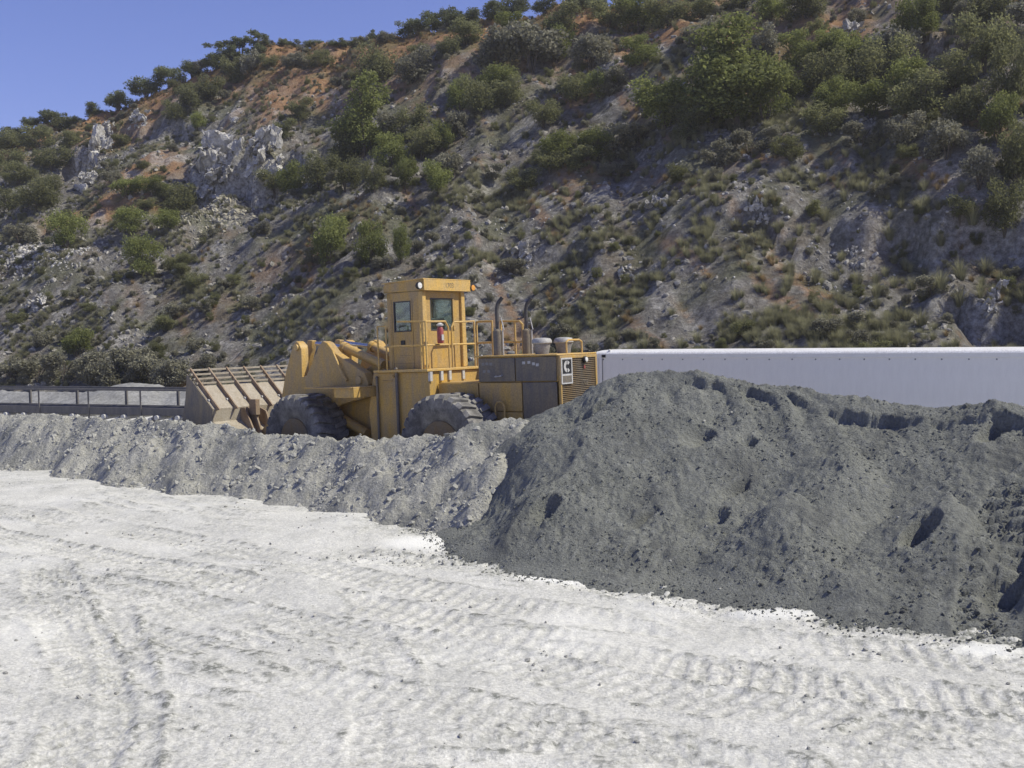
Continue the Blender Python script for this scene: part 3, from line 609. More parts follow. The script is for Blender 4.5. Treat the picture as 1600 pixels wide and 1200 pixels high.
VEG = {
 'skyline': ('pine', 'skyline_shrub', 'dark green shrub on the ridge top against the blue sky', 'shrub', 'shrubs along the skyline',
   [(15, 208, 28, 60), (50, 195, 26, 50), (85, 186, 30, 55), (118, 172, 24, 45), (150, 163, 26, 50), (185, 150, 34, 50), (228, 140, 40, 70), (265, 128, 34, 60), (300, 118, 34, 60), (340, 110, 36, 60), (455, 74, 18, 50), (490, 68, 16, 50), (530, 63, 20, 50), (585, 58, 30, 50), (640, 52, 34, 60), (668, 50, 38, 50), (700, 44, 50, 70), (735, 36, 44, 60), (775, 34, 40, 60), (810, 30, 40, 60), (850, 26, 36, 60), (900, 22, 34, 60), (935, 18, 30, 50), (975, 14, 30, 50)]),
 'skypine': ('skypine', 'pine_tree', 'sparse dark pine rising above the ridge-top shrubs', 'tree', 'pines on the ridge', [(378, 97, 50, 50), (350, 102, 38, 44), (402, 94, 44, 34)]),
 'upper': ('dark', 'scrub_bush', 'rounded dark green bush on the tan grassy upper slope', 'bush', 'bushes on the upper slope',
   [(590, 130, 60, 75), (645, 130, 62, 80), (555, 78, 20, 30), (655, 95, 25, 40), (700, 85, 30, 40), (730, 70, 40, 60), (780, 110, 60, 80), (830, 115, 85, 110), (800, 70, 45, 70), (880, 60, 50, 80), (925, 110, 70, 90), (870, 95, 50, 60), (1000, 50, 60, 90), (1045, 40, 55, 90), (1090, 75, 45, 70), (1095, 30, 35, 60), (370, 130, 50, 55), (395, 120, 45, 45), (420, 105, 20, 35), (460, 105, 20, 50), (500, 105, 20, 50), (1150, 20, 40, 60), (1210, 35, 40, 60), (1260, 30, 45, 70), (310, 100, 25, 40), (280, 150, 25, 40), (1190, 90, 50, 60), (950, 45, 40, 70), (1480, 20, 50, 80), (1550, 40, 70, 90), (1590, 70, 80, 80)]),
 'gully': ('dark', 'scrub_bush', 'dark green scrub bush in the shaded gullies of the grey slope', 'bush', 'bushes in the gullies',
   [(545, 250, 60, 60), (610, 265, 60, 60), (640, 215, 50, 60), (720, 215, 60, 60), (750, 180, 60, 60), (790, 165, 50, 60), (850, 200, 50, 60), (700, 280, 45, 50), (620, 225, 50, 60), (500, 300, 60, 60), (540, 305, 60, 60), (585, 300, 60, 50), (430, 320, 40, 60), (660, 250, 50, 60), (900, 160, 50, 60), (960, 150, 45, 60), (280, 335, 45, 60), (200, 310, 30, 60), (245, 310, 30, 50), (1075, 215, 70, 70), (1230, 165, 60, 60), (1280, 150, 60, 80), (1335, 150, 70, 90), (1390, 130, 70, 80), (1440, 190, 70, 90), (1490, 150, 80, 90), (1540, 120, 90, 90), (1585, 170, 110, 80), (1560, 230, 100, 80), (1590, 290, 120, 80), (1530, 300, 90, 70), (1480, 250, 70, 80), (1410, 230, 60, 80), (1345, 230, 50, 70), (1570, 360, 90, 70), (1400, 100, 60, 70), (1440, 90, 60, 60), (1300, 95, 50, 60), (1510, 200, 80, 80), (1500, 360, 50, 60), (960, 250, 50, 70), (1000, 230, 50, 80), (900, 265, 40, 70), (860, 275, 40, 60), (820, 300, 35, 60), (1120, 260, 50, 70), (1170, 240, 50, 70), (1230, 250, 40, 60), (1290, 215, 50, 70),
    (300, 175, 40, 45), (275, 200, 35, 40), (330, 160, 40, 45), (310, 210, 30, 35), (285, 325, 40, 50), (255, 315, 30, 40), (175, 290, 30, 40), (470, 190, 40, 50), (445, 215, 30, 40), (20, 240, 35, 60), (60, 230, 35, 60), (30, 290, 40, 70), (80, 270, 40, 70), (15, 330, 45, 70), (60, 330, 45, 80), (110, 230, 30, 50), (30, 380, 40, 60), (100, 200, 28, 50), (190, 230, 22, 40), (75, 305, 40, 60), (10, 270, 40, 60)]),  # first few, beside the cliffs, are added to darken the shaded hollows
 'mid': ('bright', 'green_bush', 'leafy olive green bush on the open grey scree', 'bush', 'leafy bushes on the scree',
   [(457, 305, 52, 55), (686, 305, 46, 46), (635, 300, 40, 36), (105, 390, 48, 60), (205, 370, 40, 60), (222, 435, 55, 55), (262, 362, 30, 45), (516, 412, 66, 52), (580, 415, 60, 45), (627, 412, 64, 34), (870, 250, 40, 60), (930, 250, 45, 70), (1040, 205, 80, 110), (690, 240, 50, 46), (720, 175, 55, 50), (775, 150, 40, 60), (940, 160, 50, 60), (1330, 110, 60, 70), (1250, 110, 60, 70), (1430, 60, 60, 70), (120, 560, 50, 60), (330, 245, 18, 30), (1000, 110, 40, 60), (1360, 190, 50, 70), (1415, 165, 60, 70), (1300, 180, 50, 60)]),
 'sage': ('sage', 'sage_shrub', 'low grey sage shrub at the foot of the hill behind the conveyor', 'shrub', 'sage shrubs at the hill foot',
   [(20, 597, 30, 60), (60, 600, 36, 60), (100, 598, 44, 60), (140, 600, 50, 60), (175, 602, 52, 60), (205, 602, 54, 60), (235, 602, 50, 60), (265, 604, 44, 50), (285, 604, 34, 40), (40, 590, 30, 50), (150, 590, 45, 60), (215, 588, 50, 60), (320, 585, 30, 40)]),
}
for key, (kind, name, label, cat, grp, L) in VEG.items():
    for (px, py, hp, wp) in L:
        x, y, z, t = on_hill(px, py); m = t / FPX * random.uniform(.85, 1.15) * (.72 if key.startswith('sky') else .86 if key in ('upper', 'gully') else 1); hp *= 1.1; lb = label if key in ('skypine', 'sage', 'skyline') else label.rsplit(' on the ' if ' on the ' in label else ' in the ', 1)[0] + ' ' + zone(x, y)
        kd = kind
        if key in ('upper', 'gully'):
            q = random.random()
            if q < .28: kd = 'sage'; lb = lb.replace('dark green', 'pale grey-green')
            elif q < .42: kd = 'bright'; lb = lb.replace('dark green', 'fresh green')
        plant(kd, name, x, y, z, hp * m * 1.12, wp * m * 1.12, lb, cat, grp + ('' if lb == label else ' ' + zone(x, y)))
for (px, py, hp, wp, lab) in [(1150, 205, 165, 120, 'tall bright green leafy tree, the largest on the hillside'), (1195, 195, 95, 90, 'bright green leafy tree crowded beside the largest hillside tree'), (1115, 190, 110, 80, 'olive green leafy tree on the uphill shoulder of the largest tree'), (570, 245, 112, 78, 'pale olive tree standing alone above the loader, left of the gully')]:
    x, y, z, t = on_hill(px, py); m = t / FPX; plant('tree' if hp > 111 else 'bright', 'leafy_tree', x, y, z, hp * m * 1.08, wp * m * 1.15, lab.replace(', left of the gully', ' between the gully bushes'), 'tree', None)
# bunch grass: the 300 that show largest stand alone, the rest is ground cover
u, v, x, y, rel = hill_pts(60000)
dn = sstep(-.45 - .4 * sstep(15, 50, u), .6, fbm(u / 7 + 15, v / 7, 3)) * sstep(0.97, .75, rel) * (0.30 + .70 * sstep(.8, .3, rel)); k = rng.random(len(u)) < dn
x, y, u, v = x[k], y[k], u[k], v[k]; h = (0.40 + 0.42 * rng.random(len(x))) * (0.85 + .3 * sstep(0, 40, u)) ; z = hill_z(x, y)
hand = [(1210, 512, 46), (1150, 465, 36), (1235, 400, 40), (1320, 312, 40), (1290, 348, 40), (1425, 450, 44), (1470, 392, 44), (1340, 450, 50), (1100, 452, 30), (1235, 425, 40), (1215, 378, 36), (1330, 290, 36), (1240, 510, 44), (1290, 490, 44), (1385, 515, 50), (1440, 515, 55), (1500, 500, 60), (1540, 430, 60), (1500, 430, 60), (1180, 385, 40), (1150, 360, 40), (1390, 380, 50), (1370, 470, 50), (1470, 460, 60), (1120, 330, 36), (1270, 300, 36), (1380, 290, 40), (1440, 330, 50), (1520, 380, 60), (1050, 500, 30), (1030, 450, 30), (975, 380, 30), (905, 330, 26), (840, 330, 24), (1090, 400, 30)]
hp_ = [on_hill(a, b) for a, b, c in hand]
x = np.concatenate([[p[0] for p in hp_], x]); y = np.concatenate([[p[1] for p in hp_], y]); z = np.concatenate([[p[2] for p in hp_], z]); h = np.concatenate([[c * p[3] / FPX * .66 for p, (a, b, c) in zip(hp_, hand)], h])
order = np.argsort(-h / np.hypot(x, y)); order = np.concatenate([np.arange(len(hand)), order[order >= len(hand)]])
for i in order[:300]:
    o = bpy.data.objects.new('grass_tuft', PROTO['tuft'][i % 5]); link(o); o.location = (x[i], y[i], z[i]); s = float(h[i]); o.scale = (s * 1.0, s * 1.0, s * 1.05); o.rotation_euler = (0, 0, random.random() * 6.28)
    tag(o, 'yellow-green clump of bunch grass ' + zone(x[i], y[i]), 'grass tuft', 'bunch grass ' + zone(x[i], y[i]))
def cover(name, P, S, meshes, label, cat):
    """uncountable ground cover: points that carry instances of a few plant meshes"""
    n = len(P); me = bpy.data.meshes.new(name); me.vertices.add(n); me.vertices.foreach_set('co', np.asarray(P, np.float32).ravel())
    for nm, arr in (('size', S), ('turn', rng.random(n) * 6.283), ('kind_index', np.arange(n) % len(meshes))):
        at = me.attributes.new(nm, 'FLOAT', 'POINT'); at.data.foreach_set('value', np.asarray(arr, np.float32))
    o = bpy.data.objects.new(name, me); link(o); tag(o, label, cat, kind='stuff')
    ng = bpy.data.node_groups.new(name, 'GeometryNodeTree'); ng.interface.new_socket('Geometry', in_out='INPUT', socket_type='NodeSocketGeometry'); ng.interface.new_socket('Geometry', in_out='OUTPUT', socket_type='NodeSocketGeometry')
    gi = ng.nodes.new('NodeGroupInput'); go = ng.nodes.new('NodeGroupOutput'); jn = ng.nodes.new('GeometryNodeJoinGeometry'); mp = ng.nodes.new('GeometryNodeMeshToPoints'); ng.links.new(gi.outputs[0], mp.inputs['Mesh'])
    def na(nm):
        q = ng.nodes.new('GeometryNodeInputNamedAttribute'); q.data_type = 'FLOAT'; q.inputs['Name'].default_value = nm; return q.outputs['Attribute']
    cx = ng.nodes.new('ShaderNodeCombineXYZ'); ng.links.new(na('turn'), cx.inputs['Z'])
    for i, m in enumerate(meshes):
        src = bpy.data.objects.new(name + '_source', m); oi = ng.nodes.new('GeometryNodeObjectInfo'); oi.inputs['Object'].default_value = src
        cmp_ = ng.nodes.new('FunctionNodeCompare'); cmp_.data_type = 'FLOAT'; cmp_.operation = 'EQUAL'; cmp_.inputs['B'].default_value = i; cmp_.inputs['Epsilon'].default_value = .1; ng.links.new(na('kind_index'), cmp_.inputs['A'])
        ip = ng.nodes.new('GeometryNodeInstanceOnPoints'); ng.links.new(mp.outputs['Points'], ip.inputs['Points']); ng.links.new(cmp_.outputs['Result'], ip.inputs['Selection']); ng.links.new(oi.outputs['Geometry'], ip.inputs['Instance'])
        ng.links.new(cx.outputs['Vector'], ip.inputs['Rotation']); ng.links.new(na('size'), ip.inputs['Scale']); ng.links.new(ip.outputs['Instances'], jn.inputs['Geometry'])
    ng.links.new(jn.outputs['Geometry'], go.inputs[0]); md = o.modifiers.new('cover', 'NODES'); md.node_group = ng; return o
i = rng.permutation(order[300:]); uu, vv = hill_uv(x[i], y[i]); i = i[rng.random(len(i)) < sstep(-.25, .5, fbm(uu / 4.5 + 2, vv / 4.5, 3))][:6500]; cover('hill_grass', np.stack([x, y, z], -1)[i], h[i] * .95, PROTO['tuft'], 'sparse yellow-green grass scattered over the whole hillside', 'grass')
u, v, x, y, rel = hill_pts(14000); nz2 = fbm((u - .8 * v) / 14, (v + .8 * u) / 1.6, 3)
k = rng.random(len(u)) < np.maximum(sstep(.78, .95, rel), .7 * sstep(.25, .5, nz2) * sstep(-15, 30, u)); x, y = x[k], y[k]; z = hill_z(x, y); h = .35 + .3 * rng.random(len(x))
cover('dry_grass', np.stack([x, y, z], -1), h, PROTO['drytuft'], 'tan dry grass in streaks and on the upper slope', 'grass')
# fine scrub that greys the rubble
u, v, x, y, rel = hill_pts(30000); k = rng.random(len(u)) < .15 + .6 * sstep(-.35, .4, fbm(u / 6 + 23, v / 6, 3)); x, y, rel = x[k][:4400], y[k][:4400], rel[k][:4400]; z = hill_z(x, y)
cover('hill_scrub', np.stack([x, y, z - .05], -1), (.26 + .65 * rng.random(len(x)) ** 2.5), [m for m, _ in PROTO['sage'] + PROTO['dark'][:2]], 'fine grey-green scrub speckled over the rubble slope', 'scrub')
# low sage and scrub filling in between
u, v, x, y, rel = hill_pts(1700); dn = .15 + .6 * sstep(-.1, .5, fbm(u / 8 + 3, v / 8 + 5, 3)); k = rng.random(len(u)) < dn
for x_, y_, z_, r_ in list(zip(x[k], y[k], hill_z(x[k], y[k]), rel[k]))[:300]:
    hh = random.uniform(.6, 1.5); plant('sage' if random.random() < .72 else 'dark', 'low_shrub', x_, y_, z_, hh, hh * random.uniform(1.1, 1.7), 'low grey-green shrub ' + zone(x_, y_), 'shrub', 'low shrubs ' + zone(x_, y_))
def log():
    x, y, z, t = on_hill(362, 572); bm = bmesh.new(); prev = None
    for i in range(6):
        f = i / 5; c = Vector((-.1 + 1.0 * f, .1 * math.sin(f * 4), .25 + .85 * f)); rr = .10 * (1 - .4 * f)
        ring = [bm.verts.new(c + Vector((math.cos(q * .785) * rr, math.sin(q * .785) * rr, 0))) for q in range(8)]
        if prev:
            for q in range(8): bm.faces.new((prev[q], prev[(q + 1) % 8], ring[(q + 1) % 8], ring[q]))
        else: bm.faces.new(ring[::-1])
        prev = ring
    bm.faces.new(prev); me = bpy.data.meshes.new('dead_log'); bm.to_mesh(me); bm.free(); me.materials.append(M['deadwood']); o = bpy.data.objects.new('dead_log', me); link(o); o.location = (x, y, z)
    tag(o, 'bleached dead log leaning on the slope above the bucket', 'log')
log()

# ------------------------------------------------------------------ mesh builder for machines
class MB:
    def __init__(s): s.bm = bmesh.new()
    def box(s, x0, x1, y0, y1, z0, z1, mt=None):
        v = [s.bm.verts.new((x, y, z)) for x in (x0, x1) for y in (y0, y1) for z in (z0, z1)]
        if mt:
            for q in v: q.co = mt @ q.co
        for f in ((0, 1, 3, 2), (4, 6, 7, 5), (0, 4, 5, 1), (2, 3, 7, 6), (0, 2, 6, 4), (1, 5, 7, 3)): s.bm.faces.new([v[i] for i in f])
        return s
    def prism(s, poly, y0, y1, plane='xz'):
        """polygon in x-z (or y-z) extruded along the third axis"""
        mk = (lambda p, t: (p[0], t, p[1])) if plane == 'xz' else ((lambda p, t: (t, p[0], p[1])) if plane == 'yz' else (lambda p, t: (p[0], p[1], t)))
        a = [s.bm.verts.new(mk(p, y0)) for p in poly]; b = [s.bm.verts.new(mk(p, y1)) for p in poly]; n = len(poly)
        for i in range(n): s.bm.faces.new((a[i], a[(i + 1) % n], b[(i + 1) % n], b[i]))
        s.bm.faces.new(a[::-1]); s.bm.faces.new(b); return s
    def cyl(s, p0, p1, r0, r1=None, n=14, cap=True):
        r1 = r0 if r1 is None else r1; p0 = Vector(p0); p1 = Vector(p1); d = (p1 - p0).normalized(); a = d.orthogonal().normalized(); b = d.cross(a)
        A = [s.bm.verts.new(p0 + (a * math.cos(6.28319 * i / n) + b * math.sin(6.28319 * i / n)) * r0) for i in range(n)]
        B = [s.bm.verts.new(p1 + (a * math.cos(6.28319 * i / n) + b * math.sin(6.28319 * i / n)) * r1) for i in range(n)]
        for i in range(n): s.bm.faces.new((A[i], A[(i + 1) % n], B[(i + 1) % n], B[i]))
        if cap: s.bm.faces.new(A[::-1]); s.bm.faces.new(B)
        return s
    def tube(s, pts, r, n=8):
        for a, b in zip(pts[:-1], pts[1:]): s.cyl(a, b, r, n=n)
        for p in pts[1:-1]: s.ball(p, r, 6)
        return s
    def ball(s, p, r, n=8):
        ret = bmesh.ops.create_uvsphere(s.bm, u_segments=n, v_segments=max(4, n // 2), radius=r)
        for v in ret['verts']: v.co += Vector(p)
        return s
    def lathe(s, prof, c, axis='y', n=48):
        c = Vector(c); rings = []
        for (r_, h_) in prof:
            ring = []
            for i in range(n):
                a = 6.28319 * i / n; p = (Vector((math.cos(a) * r_, h_, math.sin(a) * r_)) if axis == 'y' else (Vector((math.cos(a) * r_, math.sin(a) * r_, h_)) if axis == 'z' else Vector((h_, math.cos(a) * r_, math.sin(a) * r_))))
                ring.append(s.bm.verts.new(c + p))
            rings.append(ring)
        for A, B in zip(rings[:-1], rings[1:]):
            for i in range(n): s.bm.faces.new((A[i], A[(i + 1) % n], B[(i + 1) % n], B[i]))
        s.bm.faces.new(rings[0]); s.bm.faces.new(rings[-1][::-1]); return s
    def mesh(s, name, mat, xf=None):
        bmesh.ops.recalc_face_normals(s.bm, faces=s.bm.faces[:])
        if xf: bmesh.ops.transform(s.bm, matrix=xf, verts=s.bm.verts[:])
        me = bpy.data.meshes.new(name); s.bm.to_mesh(me); s.bm.free(); me.materials.append(M[mat] if isinstance(mat, str) else mat)
        me.polygons.foreach_set('use_smooth', [True] * len(me.polygons)); me.set_sharp_from_angle(angle=R(35)); return me
    def obj(s, name, mat, parent=None, bev=0.0, xf=None):
        o = bpy.data.objects.new(name, s.mesh(name, mat, xf)); link(o, parent)
        if bev:
            b = o.modifiers.new('bevel', 'BEVEL'); b.width = bev; b.segments = 2; b.limit_method = 'ANGLE'; b.angle_limit = R(40); b.harden_normals = False
        return o
def text_mesh(txt, size, ext=0.002):
    cu = bpy.data.curves.new('txt', 'FONT'); cu.body = txt; cu.size = size; cu.extrude = ext; cu.align_x = 'CENTER'; cu.align_y = 'CENTER'
    o = bpy.data.objects.new('txt', cu); col.objects.link(o); dg = bpy.context.evaluated_depsgraph_get(); me = bpy.data.meshes.new_from_object(o.evaluated_get(dg)); bpy.data.objects.remove(o); bpy.data.curves.remove(cu); return me

# ------------------------------------------------------------------ wheel loader
TH = R(37); PT = R(1.5)
h_ = Vector((-math.cos(TH), math.sin(TH), 0)); l_ = Vector((-math.sin(TH), -math.cos(TH), 0)); k_ = Vector((0, 0, 1))
hp3 = h_ * math.cos(PT) - k_ * math.sin(PT); kp3 = h_ * math.sin(PT) + k_ * math.cos(PT)
loader = empty('wheel_loader'); loader.matrix_world = Matrix(((hp3.x, l_.x, kp3.x, -0.637), (hp3.y, l_.y, kp3.y, 28.917), (hp3.z, l_.z, kp3.z, 0.0), (0, 0, 0, 1)))
tag(loader, 'dusty yellow articulated wheel loader behind the gravel windrow', 'wheel loader')
XF = Matrix.Translation((2.85, 0, 0)) @ Matrix.Rotation(R(-4), 4, 'Z') @ Matrix.Translation((-2.85, 0, 0))   # front half turned at the hinge
L = loader
# wheels
def tyre_bm():
    b = MB(); Rr, W = 1.35, 0.57
    prof = [(0.62, -.40), (0.70, -.47), (0.95, -.56), (1.12, -.57), (1.23, -.535), (1.275, -.40), (1.285, 0), (1.275, .40), (1.23, .535), (1.12, .57), (.95, .56), (.70, .47), (.62, .40)]
    b.lathe(prof, (0, 0, 0), 'y', 72)
    n = 26
    for side in (-1, 1):
        for i in range(n):
            a0 = 6.28319 * (i + (0.5 if side > 0 else 0)) / n; pts = []
            for (yy, da, wd, r0, r1) in ((.04, .10, .055, 1.26, 1.345), (.30, .045, .07, 1.26, 1.352), (.50, .0, .085, 1.22, 1.34), (.575, .0, .09, 1.10, 1.25)):
                for (aa, rr) in ((a0 + da - wd, r0), (a0 + da - wd * .8, r1), (a0 + da + wd * .8, r1), (a0 + da + wd, r0)):
                    pts.append(b.bm.verts.new((math.cos(aa) * rr, side * yy, math.sin(aa) * rr)))
            for q in range(3):
                for k in range(3): b.bm.faces.new((pts[q * 4 + k], pts[q * 4 + k + 1], pts[q * 4 + 5 + k], pts[q * 4 + 4 + k]))
            b.bm.faces.new(pts[:4]); b.bm.faces.new(pts[12:16])
    return b
tyre_me = tyre_bm().mesh('tyre', 'rubber')
rim_me = MB().lathe([(0.64, .47), (.66, .44), (.62, .40), (.56, .36), (.54, .20), (.30, .17), (.28, .26), (0.02, .27)], (0, 0, 0), 'y', 40).mesh('rim', 'rimpaint')
hub_me = MB().lathe([(.26, -.45), (.26, .26), (.24, .34), (.17, .38), (.16, .42), (.02, .42)], (0, 0, 0), 'y', 24).mesh('wheel', 'dark')
nut_me = MB(); [nut_me.cyl((math.cos(a) * .42, .18, math.sin(a) * .42), (math.cos(a) * .42, .225, math.sin(a) * .42), .022, n=6) for a in [i * .3927 for i in range(16)]]; nut_me = nut_me.mesh('wheel_nuts', 'dark')
for (ax, side, fr) in ((0, 1, 0), (0, -1, 0), (5.7, 1, 1), (5.7, -1, 1)):
    hub = bpy.data.objects.new('wheel', hub_me); link(hub, L); mt = Matrix.Translation((ax, side * 1.58, 1.35)) @ (Matrix.Rotation(math.pi, 4, 'Z') if side < 0 else Matrix()) @ Matrix.Rotation(random.random() * .5, 4, 'Y')
    hub.matrix_local = (XF @ mt) if fr else mt
    for nm, me in (('tyre', tyre_me), ('rim', rim_me), ('wheel_nuts', nut_me)): link(bpy.data.objects.new(nm, me), hub)
# rear half
MB().box(-2.9, 2.3, -.82, .82, 1.15, 2.95).obj('rear_frame', 'yellow', L, .03)
MB().box(-.6, .6, -1.1, 1.1, 1.05, 1.65).obj('rear_axle', 'dark', L, .05)
MB().prism([(-3.15, .95), (-2.6, .75), (-2.3, .95), (-2.3, 2.0), (-2.95, 2.05), (-3.15, 1.9)], -1.25, 1.25).obj('counterweight', 'yellow', L, .04)
MB().prism([(-2.98, 2.93), (-.42, 2.93), (-.42, 3.60), (-2.98, 3.58)], -.86, .86).obj('engine_hood', 'yellow', L, .02)
MB().prism([(-3.02, 3.585), (-.38, 3.605), (-.38, 3.645), (-3.02, 3.625)], -.92, .94).obj('hood_top', 'yellow_clean', L, .012)
for (x0, x1, z0, z1, mt) in ((-.42, .97, 2.2, 2.92, 'yellow'), (-1.66, -.46, 2.95, 3.57, 'soot'), (-2.95, -1.69, 2.95, 3.57, 'soot'), (-1.86, -.46, 2.18, 2.92, 'yellow'), (-2.95, -1.89, 1.6, 2.92, 'soot'), (-1.86, -.46, 1.5, 2.15, 'yellow')):
    for s in (1, -1):
        p = MB().box(x0, x1, s * .862 if s > 0 else -.905, .905 if s > 0 else -.862, z0, z1).obj('side_panel', mt, L, .012)
        if mt == 'soot' and s > 0: p['label'] = 'soot-darkened engine side panel'
MB().tube([(-1.25, .91, 3.12), (-1.25, .97, 3.10), (-1.05, .97, 3.08), (-1.05, .91, 3.10)], .014).obj('door_handle', 'palemetal', L)
for (x0, z0) in ((-.62, 3.43), (-.75, 3.44), (-.88, 3.43), (-.65, 3.24), (-.8, 3.24), (-1.95, 3.44), (-2.12, 3.45), (-2.26, 3.41), (-2.38, 3.38)):   # worn remains of lettering
    MB().box(x0 - .05, x0 + .04, .905, .909, z0 - .05, z0 + .02, Matrix.Shear('XZ', 4, (0.0, 0.0)) if False else None).obj('paint_mark', 'palemetal' if x0 < -1.5 else 'greymetal', L)
# rear grille
gr = MB()
for (y0, y1, z0, z1) in ((-.86, -.78, 2.1, 3.58), (.80, .86, 2.1, 3.58), (-.78, .80, 3.50, 3.58), (-.78, .80, 2.1, 2.2)): gr.box(-3.06, -2.985, y0, y1, z0, z1)
gro = gr.obj('radiator_grille', 'yellow', L, .01)
for i in range(27):
    z0 = 2.22 + i * .048; MB().prism([(-3.047, z0 + .036), (-3.040, z0 + .043), (-2.998, z0 - .004), (-3.006, z0 - .010)], -.78, .80).obj('grille_slat', 'rimpaint', gro)
MB().box(-3.02, -2.985, -.78, .80, 2.2, 3.5).obj('radiator_core', 'rimpaint', gro)
# brand plate: pale frame, black square with a pale C, grey lower field
def cshape(cx, cz, w, hh, x):
    P = []
    for i in range(21):
        a = R(40) + R(280) * i / 20; P.append((cx + math.cos(a) * w, cz + math.sin(a) * hh))
    Q = [(cx + math.cos(R(40) + R(280) * i / 20) * w * .42, cz + math.sin(R(40) + R(280) * i / 20) * hh * .42) for i in range(20, -1, -1)]
    return P + Q
MB().box(-3.075, -3.062, .34, .84, 2.86, 3.52).obj('logo_plate', 'palemetal', L)
MB().box(-3.080, -3.0755, .39, .79, 3.12, 3.48).obj('logo_field', 'black', L)
MB().box(-3.080, -3.0755, .39, .79, 2.90, 3.07).obj('logo_field', 'soot', L)
cb = MB(); poly = cshape(0, 0, .145, .15, 0)
for sgn in (1,):
    n = 20
    for i in range(n):
        q = [poly[i], poly[i + 1], poly[-(i + 2)], poly[-(i + 1)]]; cb.prism([(.59 - p[0], 3.30 + p[1]) for p in q], -3.084, -3.0805, 'yz')
cb.obj('logo_letter', 'palemetal', L)
for sgn in (-1, 1):
    b = MB().box(-3.086, -3.0842, .575, .605, 3.30 + (.07 if sgn > 0 else -.15), 3.30 + (.15 if sgn > 0 else -.07)).obj('logo_notch', 'black', L)
for (yy, zz) in ((-.24, 3.45), (-.24, 3.26)):
    MB().lathe([(.085, 0), (.085, -.05), (.07, -.07)], (-3.06, yy, zz), 'x', 16).obj('rear_lamp' if zz > 3.3 else 'reflector', 'black' if zz > 3.3 else 'red', L) if zz > 3.3 else MB().box(-3.07, -3.055, yy - .03, yy + .03, zz - .04, zz + .04).obj('reflector', 'red', L)
MB().lathe([(.065, 0), (.06, -.02), (.02, -.03)], (-3.125, -.24, 3.45), 'x', 14).obj('lamp_lens', 'lens', L)
me = text_mesh('1703', .17, .002); me.materials.append(M['soot']); t = bpy.data.objects.new('fleet_number', me); link(t, L); t.matrix_local = Matrix.Translation((-3.07, -.22, 2.86)) @ Matrix(((0, 0, -1, 0), (-1, 0, 0, 0), (0, 1, 0, 0), (0, 0, 0, 1)))
MB().tube([(-2.75, -.62, 3.62), (-2.75, -.62, 3.92), (-2.75, -.50, 3.97), (-2.75, .0, 3.97), (-2.75, .1, 3.92), (-2.75, .1, 3.62)], .025).obj('grab_rail', 'yellow_clean', L)
# stacks and air cleaners
for s in (1, -1):
    x0, y0 = -.95, s * .65
    st = MB().cyl((x0, y0, 3.6), (x0, y0, 4.28), .125, n=20).cyl((x0, y0, 4.28), (x0, y0, 4.34), .125, .06, 20).obj('muffler', 'soot', L, .01)
    MB().tube([(x0, y0, 4.3), (x0, y0, 4.85), (x0 - .03, y0 - .02, 5.0), (x0 - .14, y0 - .08, 5.16)], .052, 14).obj('exhaust_pipe', 'dark', st)
    MB().cyl((x0 - .16, y0 - .02, 3.62), (x0 - .16, y0 - .02, 4.3), .016).cyl((x0 - .2, y0 - .02, 4.3), (x0 - .12, y0 - .02, 4.62), .014).obj('drain_tube', 'palemetal', st)
    x0, y0 = -2.26, s * .5
    pc = MB().lathe([(.17, 3.58), (.18, 3.66), (.225, 3.90), (.23, 3.93), (.02, 3.94)], (x0, y0, 0), 'z', 24).obj('air_cleaner', 'greymetal', L)
    MB().lathe([(.25, 3.90), (.265, 3.92), (.26, 3.98), (.22, 4.03), (.10, 4.05), (.01, 4.05)], (x0, y0, 0), 'z', 24).obj('rain_cap', 'capmetal', pc)
# middle: hinge tower, platform, cab
MB().prism([(1.0, 1.0), (3.25, 1.0), (3.35, 2.2), (3.1, 3.26), (1.0, 3.26)], -1.22, 1.22).obj('hinge_tower', 'yellow', L, .02)
MB().cyl((2.15, 1.29, 1.2), (2.15, 1.29, 3.32), .045).ball((2.15, 1.29, 3.36), .06).obj('steering_hose', 'soot', L)
MB().cyl((2.93, 1.27, 1.2), (2.93, 1.27, 3.1), .035).ball((2.93, 1.27, 3.12), .05).obj('hydraulic_hose', 'soot', L)
MB().cyl((2.75, 1.26, 3.02), (2.35, 1.26, 3.03), .014).ball((2.3, 1.26, 3.15), .04).obj('grab_bar', 'yellow_clean', L)
MB().prism([(.93, 1.38), (2.95, 1.38), (2.95, -1.5), (-.3, -1.5), (-.3, -.9), (.93, -.9)], 3.265, 3.335, 'xy').obj('platform', 'yellow_clean', L, .01)
for (xx, yy) in ((.98, 1.2), (.98, .75), (.98, .4), (1.0, -.2)): MB().box(xx - .04, xx + .04, yy - .05, yy + .05, 3.0, 3.265).obj('platform_bracket', 'palemetal', L, .005)
CX0, CX1, CY, CZ0, CZ1 = 1.43, 2.72, 0.91, 3.337, 5.48
cabp = MB()
def wall_x(b, x0, x1, y0, y1, z0, z1, w):     # wall across x = const with one opening w=(y0,y1,z0,z1)
    b.box(x0, x1, y0, w[0], z0, z1); b.box(x0, x1, w[1], y1, z0, z1); b.box(x0, x1, w[0], w[1], z0, w[2]); b.box(x0, x1, w[0], w[1], w[3], z1)
def wall_y(b, y0, y1, x0, x1, z0, z1, w):
    b.box(x0, w[0], y0, y1, z0, z1); b.box(w[1], x1, y0, y1, z0, z1); b.box(w[0], w[1], y0, y1, z0, w[2]); b.box(w[0], w[1], y0, y1, w[3], z1)
wall_x(cabp, CX0 + .06, CX0 + .12, -CY + .1, CY - .1, CZ0, CZ1, (-.50, .52, 4.38, 5.30))
